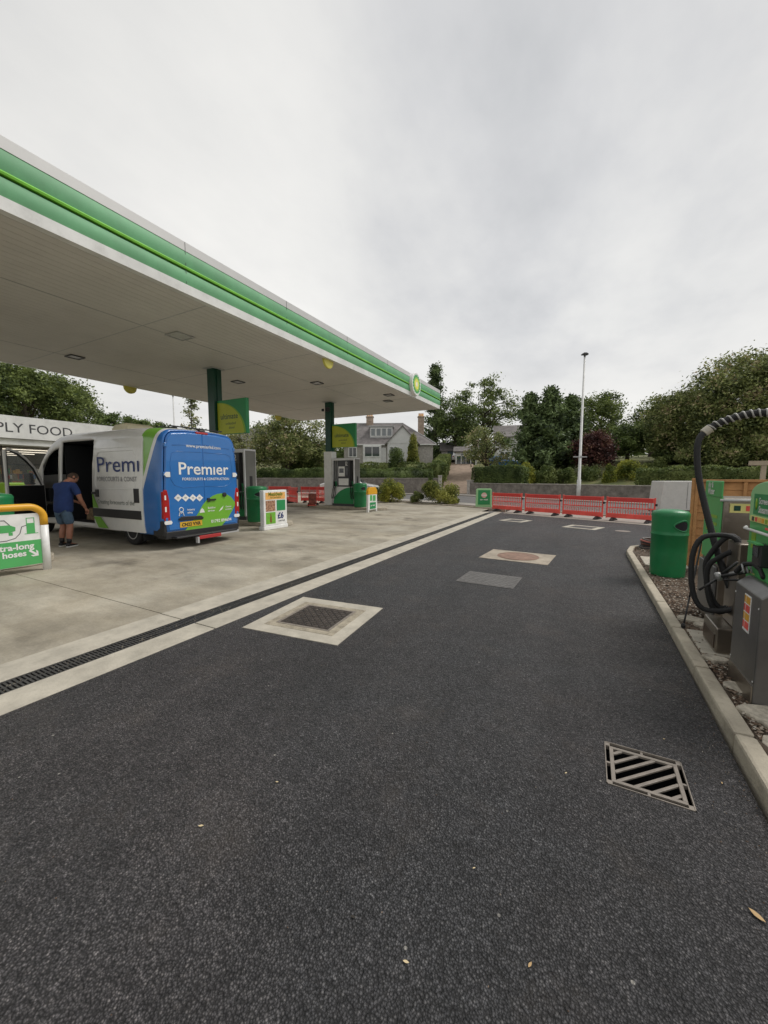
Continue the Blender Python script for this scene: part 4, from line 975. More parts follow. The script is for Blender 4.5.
# sliding door standing proud of the side, over the body
DY = 1.075
def doorw(z): return halfw(z, 2) - 1.02 + DY
zs = [.34, .5, .9, 1.3, 1.6, 1.9, 2.2, 2.36, 2.48, 2.6]
def xr(z): return .60 + .05 * max(0, z - 1.6) + .02 * math.sin(z * 2.2)
def xf(z): return 2.70 - (.10 * max(0, z - 1.9) / .6 if z > 1.9 else 0)
b = MB(); n = len(zs)
for z in zs:
    y = doorw(z) - (.0 if z < 2.4 else (.03 if z < 2.5 else .09)); b.v += [(xr(z), y, z), (xr(z) + .04, y + .018, z), (xf(z) - .04, y + .018, z), (xf(z), y, z), (xf(z), y - .05, z), (xr(z), y - .05, z)]
b.f = [(i * 6 + j, i * 6 + (j + 1) % 6, (i + 1) * 6 + (j + 1) % 6, (i + 1) * 6 + j) for i in range(n - 1) for j in range(6)] + [(5, 4, 3, 2, 1, 0), tuple((n - 1) * 6 + j for j in range(6))]
b.mi = [0] * len(b.f); sdoor = b.build('sliding_door', VWHITE, van, auto=38)
def ds(x, z, e=.020): return (x, doorw(z) + e, z)
b = MB(); rim = [(.82, 1.32), (.82, 2.08), (.95, 2.2), (2.40, 2.2), (2.50, 2.08), (2.53, 1.42), (2.44, 1.32)]
dense = []
for i in range(len(rim)):
    p, q = Vector(rim[i]), Vector(rim[(i + 1) % len(rim)])
    for t_ in np.linspace(0, 1, 6)[:-1]: dense.append(p.lerp(q, t_))
b.tube([ds(p[0], p[1], .018) for p in dense], .008, 6, True)
for z in (2.28, 2.42): b.tube([ds(x, z, .016 if z < 2.4 else -.012) for x in np.linspace(.66, 2.6, 5)], .007, 6)
b.build('pressing', VWHITE, sdoor, smooth=True)
b = MB(); b.prism([(.66, .64), (2.68, .64), (2.68, .84), (.66, .84)], doorw(.74) + .012, doorw(.74) + .034, 'y'); b.build('rub_strip', BLACK, sdoor, bevel=.008)
b = MB(); z0 = .36
b.add([ds(2.655, .85, .03), ds(2.655, 1.22, .03), ds(2.60, 1.15, .03), ds(2.40, .85, .03)], [(0, 1, 2, 3)]); b.add([ds(2.655, .63, .034), ds(2.34, .63, .034), ds(2.05, .36, .034), ds(2.50, .36, .034)], [(0, 3, 2, 1)])
b.build('green_stripe', VGREEN, sdoor)
b = MB(); b.box(2.36, 2.48, doorw(1.2) + .01, doorw(1.2) + .05, 1.12, 1.30); b.box(2.45, 2.62, doorw(1.2) + .03, doorw(1.2) + .065, 1.18, 1.24); b.build('handle', BLACK, sdoor, bevel=.01)
b = MB(); b.box(.70, .90, doorw(1.2) + .014, doorw(1.2) + .03, 1.02, 1.34); b.build('latch_pocket', BLACK, sdoor, bevel=.01)
def side_text(s, x, z, w, m, bold=.01, nm='lettering', hh=None): b = MB(); lettering(b, s, (x, doorw(z) + .021, z), (-1, 0, 0), Uu, width=w, bold=bold, height=hh); return b.build(nm, m, sdoor)
side_text('Premı', 2.40, 1.72, 1.72, NAVY, .0, hh=.36)
side_text('FORECOURTS & CONST', 2.42, 1.50, 1.66, mat('grey_ink', (.22, .22, .24), .5), .005)
side_text('Creating forecourts of the', 2.44, .96, 1.55, mat('grey_ink2', (.2, .22, .2), .5), .008)
# rail behind the door, sill, roof line details
b = MB(); b.box(.08, .62, 1.00, 1.03, 1.36, 1.41); b.build('door_rail', BLACK, van)
b = MB(); b.cyl((.26, 1.03, .62), (.26, 1.04, .62), .03, 12); b.build('side_marker', mat('marker_orange', (.75, .35, .25), .3), van)
b = MB(); b.box(2.7, 5.3, .93, 1.0, .36, .41); b.build('sill', LGREY, van, bevel=.01)
b = MB()
for x in (.14, .55): b.box(x, x + .05, -.72, .66, 2.73, 2.755)
for y in (-.6, -.1, .5): b.box(.12, .62, y, y + .04, 2.66, 2.735)
b.build('roof_bars', BLACK, van)
b = MB(); b.prism([(2.0, 2.73), (2.85, 2.73), (2.8, 2.86), (2.66, 2.94), (2.2, 2.96), (2.05, 2.88)], -.2, .5, 'y'); b.build('roof_pod', CREAM, van, bevel=.05, auto=40)
# wheels
for k, (x, s) in enumerate(((1.28, 1), (1.28, -1), (5.87, 1), (5.87, -1))):
    M = Matrix.Translation((x, s * .86, WR)) @ Matrix.Rotation(-s * PI / 2, 4, 'X')
    b = MB(); b.lathe([(.2, -.1), (.31, -.11), (.345, -.09), (.35, -.06), (.35, .06), (.345, .09), (.31, .11), (.2, .1)], 36, M=M); wh = b.build('wheel', RUBBER, van, smooth=True)
    b = MB(); b.lathe([(.21, .02), (.21, .105), (.19, .105), (.18, .05), (.10, .045), (.09, .09), (.0, .095)], 30, M=M)
    for i in range(10):
        a = 2 * PI * i / 10; b.cyl(M @ Vector((.14 * math.cos(a), .14 * math.sin(a), .045)), M @ Vector((.14 * math.cos(a), .14 * math.sin(a), .06)), .018, 8)
    b.build('rim', LGREY, wh)
    b = MB(); yy = sorted((s * .62, s * 1.0)); arc = [(x + .425 * math.cos(a), .35 + .425 * math.sin(a)) for a in np.linspace(-.05, PI + .05, 20)]
    n = len(arc); b.add([(p[0], y, p[1]) for y in yy for p in arc], [(i, i + 1, n + i + 1, n + i) for i in range(n - 1)]); b.box(x - .4, x + .4, min(s * .60, s * .63), max(s * .60, s * .63), .3, .78); b.build('wheel_arch', BLACK, van)
b = MB(); b.box(.4, 6.2, -.55, .55, .24, .37); b.build('chassis', BLACK, van)
for s in (1, -1):
    b = MB(); b.box(.80, .82, min(s * .72, s * .98), max(s * .72, s * .98), .14, .4); b.build('mud_flap', RUBBER, van)
# cab door, swung open towards the shop side
M = Matrix.Translation((5.44, 1.0, 0)) @ Matrix.Rotation(R(-68), 4, 'Z') @ Matrix.Translation((-5.44, -1.0, 0))
def dz(x): return min(2.28, roof_h(x) - .28)
b = MB(); out = [(4.44, .5), (5.44, .5), (5.44, 1.35)] + [(5.40, 1.42)]
top = [(5.2, 1.85), (5.0, 2.08), (4.8, 2.24), (4.55, 2.32), (4.44, 2.3)]
b.prism([(4.44, .5), (5.44, .5), (5.44, 1.38), (4.44, 1.38)], .96, 1.02, 'y', M=M)
fr = [(5.42, 1.36), (5.2, 1.85), (5.0, 2.08), (4.8, 2.24), (4.55, 2.32), (4.46, 2.28), (4.46, 1.36)]
b.tube([(x, .985, z) for x, z in fr], .035, 8, M=M)
cd = b.build('cab_door', VWHITE, van, bevel=.0, auto=35)
b = MB(); b.prism([(4.48, .55), (5.40, .55), (5.40, 1.37), (4.48, 1.37)], .93, .958, 'y', M=M); b.prism([(4.6, .8), (5.3, .75), (5.3, .95), (4.6, 1.05)], .88, .93, 'y', M=M); b.build('door_card', BLACK, cd)
b = MB(); b.tube([(x - .035, .985, z - .035) if x > 4.6 else (x + .035, .985, z - .03) for x, z in fr] , .026, 8, True, M=M); b.build('window_seal', BLACK, cd)
b = MB(); b.prism([(5.36, 1.39), (5.19, 1.80), (4.98, 2.05), (4.8, 2.19), (4.56, 2.27), (4.5, 2.24), (4.5, 1.39)], .983, .988, 'y', M=M)
GL2 = bpy.data.materials.new('clear_glass'); GL2.use_nodes = True; nt = GL2.node_tree; pb = nt.nodes['Principled BSDF']; pb.inputs['Base Color'].default_value = (.6, .65, .65, 1); pb.inputs['Roughness'].default_value = .02; pb.inputs['Alpha'].default_value = .10
b.build('window', GL2, cd)
b = MB(); b.cbox((5.15, 1.12, 1.55), (.12, .2, .32), M=M); b.cbox((5.2, 1.04, 1.42), (.06, .1, .06), M=M); b.build('mirror', BLACK, cd, bevel=.03)

# ------------------------------------------------------------------ the person reaching into the van
def skin(name, joints, edges, m, parent, sub=2, mats=None):
    me = bpy.data.meshes.new(name); me.from_pydata([j[:3] for j in joints], edges, []); o = bpy.data.objects.new(name, me); C.objects.link(o)
    sk = o.modifiers.new('skin', 'SKIN'); sl = me.skin_vertices[0].data
    for i, j in enumerate(joints):
        r = j[3] if isinstance(j[3], tuple) else (j[3], j[3]); sl[i].radius = r; sl[i].use_root = (i == 0)
    sk.use_smooth_shade = True; sb = o.modifiers.new('sub', 'SUBSURF'); sb.levels = sub; sb.render_levels = sub
    bpy.context.view_layer.update()
    nm = bpy.data.meshes.new_from_object(o.evaluated_get(bpy.context.evaluated_depsgraph_get())); bpy.data.objects.remove(o)
    nm.materials.clear(); nm.materials.append(m); nm.name = name
    nm.polygons.foreach_set('use_smooth', [True] * len(nm.polygons))
    q = bpy.data.objects.new(name, nm); C.objects.link(q); q.parent = parent; return q
SKIN = mat('skin', (.38, .17, .11), .55, var=.12, scale=9)
SHIRT = mat('blue_cotton', (.017, .04, .145), .9, var=.15, scale=7, bump=.4, bscale=30)
DENIM = mat('pale_denim', (.075, .125, .19), .9, var=.2, scale=12, bump=.3)
HAIR = mat('brown_hair', (.06, .035, .022), .8, bump=.5, bscale=150)
ps = empty('person', (-10.58, 4.32, 0), 'person in blue t-shirt and denim shorts leaning into the open van side', 'person', rz=R(24))
# local: +y is the way the person faces (into the van), +x their right
J = [(0, -.03, .92, (.11, .09)), (.0, -.01, 1.06, (.12, .10)), (.0, .04, 1.24, (.165, .115)), (.0, .09, 1.38, (.12, .085)), (.0, .13, 1.48, .068), (.02, .19, 1.54, .07),   # 0-5 spine, neck
     (.185, .09, 1.39, .055), (.265, .12, 1.22, .058), (.285, .15, 1.08, .048), (.29, .24, .93, .038), (.285, .28, .86, .028),      # 6-10 right arm to wrist
     (-.18, .09, 1.39, .05), (-.235, .2, 1.20, .048), (-.22, .33, 1.08, .042), (-.16, .47, 1.02, .032), (-.14, .52, 1.0, .024),   # 11-15 left arm
     (.085, -.03, .82, .08), (.11, .0, .62, .075), (.115, .01, .47, .066), (.12, -.03, .30, .070), (.12, -.05, .10, .044),        # 16-20 right leg
     (-.085, -.03, .82, .08), (-.115, .06, .62, .075), (-.12, .09, .47, .066), (-.12, .04, .30, .070), (-.12, .02, .10, .044),    # 21-25 left leg
     (.125, .03, .045, .035), (.13, .12, .035, .03), (-.125, .10, .045, .035), (-.13, .19, .035, .03)]
E_ = [(0, 1), (1, 2), (2, 3), (3, 4), (4, 5), (3, 6), (6, 7), (7, 8), (8, 9), (9, 10), (3, 11), (11, 12), (12, 13), (13, 14), (14, 15), (0, 16), (16, 17), (17, 18), (18, 19), (19, 20), (0, 21), (21, 22), (22, 23), (23, 24), (24, 25), (20, 26), (26, 27), (25, 28), (28, 29)]
body = skin('body', J, E_, SKIN, ps)
# head: egg with brow, nose, ears; joined into the body mesh
def join_into(o, b):
    me = o.data; bm = bmesh.new(); bm.from_mesh(me); tmp = bpy.data.meshes.new('x'); tmp.from_pydata(b.v, [], b.f); bm.from_mesh(tmp)
    for f in bm.faces: f.smooth = True
    bm.to_mesh(me); bm.free(); bpy.data.meshes.remove(tmp)
HM = Matrix.Translation((.05, .24, 1.575)) @ Matrix.Rotation(R(-42), 4, 'X') @ Matrix.Rotation(R(-30), 4, 'Z') @ Matrix.Scale(1.1, 4)
def headshape(grow=0., zmin=-9, back=False):
    vs = []; nu, nv = 22, 16
    for i in range(nv + 1):
        th = PI * i / nv
        for j in range(nu):
            ph = 2 * PI * j / nu; d = Vector((math.sin(th) * math.cos(ph), math.sin(th) * math.sin(ph), math.cos(th)))
            x, y, z = d.x * .077, d.y * .097, d.z * .118
            if z < 0: x *= 1 - .28 * (-z / .118); y = y * (1 - .12 * (-z / .118)) + .012 * (-z / .118)
            if d.y > .55 and abs(d.x) < .3 and -.35 < d.z < .15: y += .018 * (1 - abs(d.x) / .3) * (1 - abs(d.z + .12) / .3)
            if d.y > .75 and .1 < abs(d.x) < .5 and .0 < d.z < .25: y -= .008
            s = 1 + grow; vs.append((x * s, y * s, z * s))
    fs = [(i * nu + j, i * nu + (j + 1) % nu, (i + 1) * nu + (j + 1) % nu, (i + 1) * nu + j) for i in range(nv) for j in range(nu)]
    return vs, fs
b = MB(); v_, f_ = headshape(); b.add(v_, f_, M=HM)
for s in (-1, 1):
    b.lathe([(.004, -.008), (.02, -.006), (.026, 0), (.018, .008), (.005, .006)], 12, M=HM @ Matrix.Translation((s * .079, -.01, -.01)) @ Matrix.Rotation(s * PI / 2, 4, 'Y'), sx=1.2, sy=.8)
join_into(body, b)
for s in (-1, 1):   # hands: palm and five fingers, curled round what they hold
    w = Vector(J[10 if s > 0 else 15][:3]); fwd = (w - Vector(J[9 if s > 0 else 14][:3])).normalized(); side = fwd.cross(Vector((0, 0, 1))).normalized(); dn = side.cross(fwd).normalized() * (-1)
    hb = MB(); hb.tube([w - fwd * .01, w + fwd * .04, w + fwd * .085], [.024, .034, .03], 10)
    for i, L_ in enumerate((.068, .078, .072, .056)):
        o0 = w + fwd * .08 + side * (.027 - .018 * i); p1 = o0 + fwd * L_ * .45 + dn * .012; p2 = p1 + fwd * L_ * .2 + dn * L_ * .35; p3 = p2 - fwd * L_ * .1 + dn * L_ * .25
        hb.tube([o0, p1, p2, p3], [.010, .009, .008, .006], 7)
    o0 = w + fwd * .03 + side * .03; hb.tube([o0, o0 + side * .022 + fwd * .025 + dn * .01, o0 + side * .02 + fwd * .05 + dn * .03], [.012, .010, .007], 7)
    join_into(body, hb)
b = MB(); v_, f_ = headshape(.07)
f_ = [f for f in f_ if not (sum(v_[k][1] for k in f) / 4 > .055 and sum(v_[k][2] for k in f) / 4 < .075) and sum(v_[k][2] for k in f) / 4 > -.055 - .0 and not (sum(v_[k][1] for k in f) / 4 > .02 and sum(v_[k][2] for k in f) / 4 < .0)]
b.add(v_, f_, M=HM); b.build('hair', HAIR, ps, smooth=True)
b = MB()
for s in (-1, 1): b.lathe([(.001, 0), (.007, .002), (.0075, .006), (.001, .011)], 10, M=HM @ Matrix.Translation((s * .028, .083, .008)) @ Matrix.Rotation(-PI / 2, 4, 'X'))
b.build('eyes', WHITEP, ps)
T = [(0, -.02, .73, (.215, .185)), (.0, .0, .92, (.195, .185)), (.0, .01, 1.06, (.195, .185)), (.0, .04, 1.24, (.19, .16)), (.0, .09, 1.40, (.19, .13)), (.0, .115, 1.465, .10), (.185, .09, 1.40, .09), (.245, .115, 1.27, .078), (.268, .13, 1.17, .078), (-.185, .09, 1.40, .09), (-.235, .16, 1.27, .092), (-.25, .2, 1.17, .09)]
skin('t_shirt', T, [(0, 1), (1, 2), (2, 3), (3, 4), (4, 5), (4, 6), (6, 7), (7, 8), (4, 9), (9, 10), (10, 11)], SHIRT, ps)
S_ = [(0, -.03, .88, (.12, .11)), (.08, -.03, .78, .108), (.108, -.005, .64, .105), (.115, .0, .50, .10), (-.08, -.03, .78, .108), (-.108, .04, .64, .105), (-.115, .06, .50, .10)]
skin('shorts', S_, [(0, 1), (1, 2), (2, 3), (0, 4), (4, 5), (5, 6)], DENIM, ps)
for s, y0 in ((1, -.05), (-1, .02)):
    b = MB(); b.tube([(s * .12, y0, .09), (s * .12, y0 + .005, .20)], [.046, .052], 12); b.build('sock', BLACK, ps, smooth=True)
    b = MB(); vs = [];
    for (yy, w_, z_) in ((-.07, .02, .075), (-.06, .036, .10), (-.02, .043, .105), (.05, .045, .09), (.12, .05, .066), (.18, .045, .055), (.21, .02, .045)):
        vs += [(s * .122 - w_, y0 + yy, .028), (s * .122 - w_ * .8, y0 + yy, z_ * .8), (s * .122, y0 + yy, z_), (s * .122 + w_ * .8, y0 + yy, z_ * .8), (s * .122 + w_, y0 + yy, .028)]
    b.add(vs, [(i * 5 + j, i * 5 + (j + 1) % 5, (i + 1) * 5 + (j + 1) % 5, (i + 1) * 5 + j) for i in range(6) for j in range(5)] + [(0, 1, 2, 3, 4), (34, 33, 32, 31, 30)]); b.build('shoe', BLACK, ps, smooth=True)
    b = MB(); b.prism([(s * .122 + a * w_, y0 + yy) for a, w_, yy in ((-1, .02, -.075), (1, .02, -.075), (1, .047, -.03), (1, .046, .05), (1, .054, .12), (1, .046, .19), (1, .018, .218), (-1, .018, .218), (-1, .046, .19), (-1, .054, .12), (-1, .046, .05), (-1, .047, -.03))], .002, .03); b.build('sole', WHITEP, ps, bevel=.004)
# ------------------------------------------------------------------ right-hand service machines
def machine(loc, label, D, W, Hb, hdr, seed):
    """user face looks to -x; D runs along y, W along x"""
    t = empty('air_water_machine', loc, label, 'service machine')
    b = MB(); b.box(0, W, -D / 2, D / 2, .0, Hb); b.box(-.02, W + .02, -D / 2 - .02, D / 2 + .02, -.005, .05); b.build('steel_case', STEEL, t, bevel=.01)
    b = MB(); b.box(W * .5 + .0, W * .5 + .004, -D / 2 - .006, -D / 2 - .0005, .05, Hb - .02); b.box(.03, W - .03, -D / 2 - .006, -D / 2 - .001, Hb * .46, Hb * .46 + .005); b.build('panel_seam', DGREY, t)
    b = MB(); b.box(-.012, -.001, -D / 2 + .01, D / 2 - .01, .66 * Hb / 1.35, Hb + .02)
    b.build('green_front', MGREEN, t)
    return t
# near machine
NX0, NYc, ND = 1.14, 3.66, .66
m1 = machine((NX0, NYc, .04), 'nearest steel service machine with arched green header, cut by the right edge', ND, .55, 1.22, True, 1)
b = MB(); pts = [(-ND / 2, 1.225), (ND / 2, 1.225), (ND / 2, 1.43)] + [(ND / 2 * math.cos(a), 1.43 + .10 * math.sin(a)) for a in np.linspace(.15, PI - .15, 14)] + [(-ND / 2, 1.43)]
b.prism(pts, -.02, .01, 'x'); hd = b.build('header', LGREEN, m1, bevel=.008)
b = MB(); b.box(-.0235, -.0205, -ND / 2 + .03, ND / 2 - .09, 1.28, 1.435); b.build('header_panel', GREEN, hd)
b = MB(); lettering(b, 'Screenwash &', (-.0235, .13, 1.365), (0, -1, 0), (0, 0, 1), width=.36, bold=.02); b.build('lettering', WHITEP, hd); b = MB(); lettering(b, 'Steamvac', (-.0235, .13, 1.30), (0, -1, 0), (0, 0, 1), width=.26, bold=.02); b.build('lettering', WHITEP, hd)
b = MB(); b.lathe([(.028, 0), (.03, .002), (.01, .004)], 16, M=Matrix.Translation((-.0235, .185, 1.358)) @ Matrix.Rotation(-PI / 2, 4, 'Y'), sx=1.5, sy=.7); b.build('leaf_symbol', LIME, hd, smooth=True)
b = MB(); b.box(-.026, -.0205, -ND / 2 + .05, ND / 2 - .05, 1.225, 1.268); ck = b.build('card_strip', PYEL, hd)
for k in range(7):
    b = MB(); b.box(-.0285, -.0262, .2 - k * .062, .24 - k * .062, 1.230, 1.262); b.build('card_symbol', [DGREEN, REDB, TERRA, YELLOW, LIME, YELLOW, NAVY][k], ck)
b = MB(); b.tube([(-.03, ND / 2 + .0, 1.17), (-.05, ND / 2 - .04, 1.165), (-.05, -ND / 2 + .02, 1.165), (-.03, -ND / 2 - .0, 1.17)], .011, 8); b.build('front_rail', GALV, m1, smooth=True)
b = MB(); b.box(-.016, -.0125, -.16, .02, 1.185, 1.20); b.build('red_strip', REDB, m1)
b = MB(); b.box(-.075, -.012, -.12, .02, .93, 1.09); rd = b.build('card_reader', BLACK, m1, bevel=.012)
b = MB(); b.box(-.0785, -.0755, -.1, .0, 1.0, 1.07); b.build('screen', GLASS, rd)
b = MB(); b.box(-.10, -.06, -.13, .04, 1.09, 1.10); b.build('reader_hood', MGREEN, m1)
b = MB(); b.box(-.016, -.0125, .12, .2, .90, .98); b.build('white_label', WHITEP, m1)
b = MB(); b.box(-.015, -.0125, .18, .26, 1.02, 1.14); b.box(-.015, -.0125, -.05, .06, .66, .82); b.build('lime_label', LIME, m1)
b = MB()
for k, s_ in enumerate(('Insert coins', 'or use card', 'select', 'service', 'press start')): b = MB(); lettering(b, s_, (-.0165, .24, .83 - .042 * k), (0, -1, 0), (0, 0, 1), height=.018, bold=.02); b.build('lettering', PYEL, m1)
# sloping grey lower box in front of it
b = MB(); lo = empty('service_cabinet', (NX0 + .0, 3.565, .035), 'grey lower steel cabinet with yellow and red warning sticker by the kerb', 'cabinet')
b = MB(); b.prism([(-.115, 0), (-.015, 0), (-.015, .83), (-.05, .83), (-.115, .77)], -.255, .235, 'y'); b.build('case', mat('satin_grey_steel', (.17, .165, .16), .33, metal=.6, var=.15, bump=.1, dirt=.15), lo, bevel=.008)
b = MB(); b.box(-.122, -.1155, -.245, .225, .0, .17); b.build('kick_plate', STEEL, lo)
b = MB(); b.box(-.1185, -.1155, -.10, .02, .48, .74); st = b.build('warning_sticker', WHITEP, lo)
for k in range(4):
    b = MB(); b.box(-.1208, -.119, -.09, -.02, .50 + k * .06, .55 + k * .06); b.build('warning_symbol', [REDB, YELLOW, REDB, YELLOW][k], st)
    b = MB(); b.box(-.1208, -.119, -.005, .012, .50 + k * .06, .55 + k * .06); b.build('warning_text', [REDB, YELLOW, REDB, YELLOW][k], st)
b = MB(); 
for (y, z) in ((-.235, .70), (.215, .70), (-.235, .2), (.215, .2)): b.cyl((-.116, y, z), (-.119, y, z), .007, 8)
b.build('screw', GALV, lo)
# far machine
m2 = machine((1.19, 5.26, .09), 'second steel service machine behind the coiled hose, green side panel towards the kerb', .62, .6, 1.30, False, 2)
b = MB(); b.box(-.02, -.002, -.3, .3, 1.305, 1.47); hd = b.build('header', MGREEN, m2, bevel=.008)
b = MB(); lettering(b, 'Air &', (-.0215, .17, 1.40), (0, -1, 0), (0, 0, 1), width=.2, bold=.02); b.build('lettering', WHITEP, hd); b = MB(); lettering(b, 'Water', (-.0215, .17, 1.33), (0, -1, 0), (0, 0, 1), width=.26, bold=.02); b.build('lettering', WHITEP, hd)
b = MB()
for k in range(4): b.box(-.0145, -.0125, -.2, .24 - .05 * (k % 2), .86 + .075 * k, .89 + .075 * k)
b.build('instruction_lines', LIME, m2)
b = MB(); b.box(-.03, -.001, -.30, .30, .05, .6); b.build('lower_door', mat('grey_door', (.15, .15, .15), .4, metal=.4), m2, bevel=.01)
b = MB(); b.box(.05, .55, -.322, -.3125, 1.16, 1.25); b.build('card_strip', PYEL, m2)
for k in range(5):
    b = MB(); b.box(.08 + k * .09, .13 + k * .09, -.325, -.3225, 1.18, 1.23); b.build('card_symbol', [DGREEN, REDB, TERRA, YELLOW, LIME][k], m2)
b = MB(); b.tube([(-.03, -.33, 1.28), (.3, -.34, 1.285), (.6, -.33, 1.27)], .012, 8); b.build('front_rail', GALV, m2, smooth=True)
# plinth box of stainless between them, with hose hooks
t = empty('vacuum_unit', (1.22, 4.36, .09), 'low brown steel vacuum base under the coiled black hose', 'vacuum unit')
b = MB(); b.box(-.2, .35, -.2, .2, .0, .22); b.box(-.08, .3, -.14, .16, .22, .95); b.build('steel_case', STEEL, t, bevel=.012)
b = MB(); b.box(-.206, -.2005, -.17, .17, .03, .15); b.build('lower_panel', mat('brown_steel', (.10, .07, .05), .4, metal=.5), t)
# overhead boom with light spiral round black hose
boom = empty('hose_boom', (1.6, 3.5, 0), 'overhead black hose arm wrapped in a pale spiral, coming in from the right edge', 'hose boom')
bp_ = [onD(px, py, d) for px, py, d in ((705, 432, 3.7), (713, 426, 3.67), (722, 422, 3.63), (734, 417.5, 3.58), (748, 414, 3.52), (760, 412.5, 3.47), (775, 413, 3.4), (795, 417, 3.32), (820, 430, 3.2), (840, 452, 3.1))]
base = Vector((1.6, 3.5, 0)); bl = [Vector(tuple(p)) - base for p in bp_]
bl.append(Vector((bl[-1].x + .05, bl[-1].y, .07))); 
b = MB(); b.tube(bl[:-1], .030, 14); b.build('arm_hose', RUBBER, boom, smooth=True)
b = MB(); b.cyl(bl[-2], (bl[-2].x, bl[-2].y, .05), .045, 14); b.box(bl[-2].x - .15, bl[-2].x + .15, bl[-2].y - .15, bl[-2].y + .15, .05, .08); b.build('mast', STEEL, boom, smooth=False)
def resample(P, n):
    P = [Vector(p) for p in P]; d = [0]
    for a, c in zip(P, P[1:]): d.append(d[-1] + (c - a).length)
    return [Vector([np.interp(u, d, [q[k] for q in P]) for k in range(3)]) for u in np.linspace(0, d[-1], n)], d[-1]
def smooth_path(P, it=3):
    P = [Vector(p) for p in P]
    for _ in range(it):
        Q = [P[0]]
        for a, c in zip(P, P[1:]): Q += [a.lerp(c, .25), a.lerp(c, .75)]
        Q.append(P[-1]); P = Q
    return P
sp, Ls = resample(smooth_path(bl[:-1], 2), 900)
hel = []
for i, p in enumerate(sp):
    tdir = (sp[min(i + 1, len(sp) - 1)] - sp[max(i - 1, 0)]).normalized(); u = (Vector((0, 0, 1)) - tdir * tdir.z).normalized(); w = tdir.cross(u); a = 2 * PI * (i / 899 * Ls) / .050
    hel.append(p + (u * math.cos(a) + w * math.sin(a)) * .033)
b = MB(); b.tube(hel, .0075, 6); b.build('spiral', mat('spiral_grey', (.42, .41, .39), .4), boom, smooth=True)
b = MB(); d0 = (bl[1] - bl[0]).normalized(); b.cyl(bl[0] - d0 * .015, bl[0] + d0 * .05, .040, 18); b.build('collar', mat('collar_beige', (.50, .46, .38), .5), boom, smooth=False, bevel=.006)
# hose hanging from the boom and coiled
coil = empty('vacuum_hose', (1.1, 4.6, 0), 'black ribbed vacuum hose hanging from the boom and coiled beside the grey cabinet', 'hose')
cb = Vector((1.1, 4.6, 0))
hp = [onD(px, py, d) for px, py, d in ((706, 432, 3.7), (700, 436, 3.70), (697, 446, 3.70), (697, 462, 3.70), (699, 480, 3.69), (704, 502, 3.66), (709, 522, 3.62), (715, 545, 3.58), (722, 566, 3.52), (730, 588, 3.45))]
path = smooth_path([Vector(tuple(p)) - cb for p in hp], 3)
n = len(path)
def ribbed(b, P, r, pitch=.022):
    Q, L_ = resample(P, int(sum((q - p).length for p, q in zip(P, P[1:])) / (pitch / 2)))
    b.tube(Q, [r * (1.0 if i % 2 else .93) for i in range(len(Q))], 12)
b = MB(); ribbed(b, path, .0285); b.build('hanging_length', RUBBER, coil, smooth=True)
lp = []
for k in range(3):
    for a in np.linspace(0, 2 * PI, 30)[:-1]:
        s_ = (1, .72, .80)[k]; px = 718 + 27 * s_ * math.cos(a) + (0, 8, 9)[k]; py = 573 + 42 * s_ * math.sin(a) + (0, 9, -1)[k] + 4 * math.sin(3 * a + k)
        lp.append(Vector(tuple(onD(px, py, 3.40 - .10 * math.cos(a) + .04 * k))) - cb)
b = MB(); ribbed(b, lp, .0225); b.build('coil', RUBBER, coil, smooth=True)
b = MB()
def P_(px, py, d): return Vector(tuple(onD(px, py, d))) - cb
for (a, c, r) in (((699, 590, 3.2), (722, 576, 3.15), .009), ((718, 577, 3.15), (752, 571, 2.95), .013), ((722, 574, 3.17), (738, 562, 3.1), .011), ((724, 580, 3.15), (742, 580, 3.0), .009)):
    b.tube([P_(*a), P_(*c)], r, 10)
b.build('nozzle', BLACK, coil, smooth=True)
b = MB(); b.tube([P_(730, 574, 3.08), P_(744, 571.5, 3.0)], .015, 10); b.cyl(P_(717, 573, 3.14), P_(720, 580, 3.14), .02, 12)
for px in (742, 746, 750, 754): b.tube([P_(px, 564, 2.93), P_(px + 2, 573, 2.9)], .007, 8)
b.build('coupling', mat('silver', (.35, .35, .35), .35, metal=.4), coil, smooth=True)
b = MB(); ribbed(b, [P_(736, 572, 3.0), P_(744, 564, 2.93), P_(754, 564, 2.85), P_(761, 570, 2.78), P_(764, 578, 2.72)], .018); b.build('tail_length', RUBBER, coil, smooth=True)
# thin lance standing at the kerb
l0 = G(683, 628, .08); t = empty('lance', tuple(l0), 'thin black lance leaning from the kerb up to the green machine', 'lance')
b = MB(); tp = Vector(tuple(onD(702, 538, 4.1))) - Vector(tuple(l0)); b.tube([(0, 0, 0), tp * .33], .008, 8); b.tube([tp * .33, tp * .6 + Vector((0, 0, -.02)), tp], .009, 8); b.build('rod', BLACK, t, smooth=True)
b = MB(); b.lathe([(.018, 0), (.02, .03), (.01, .05)], 12); b.build('foot', BLACK, t)
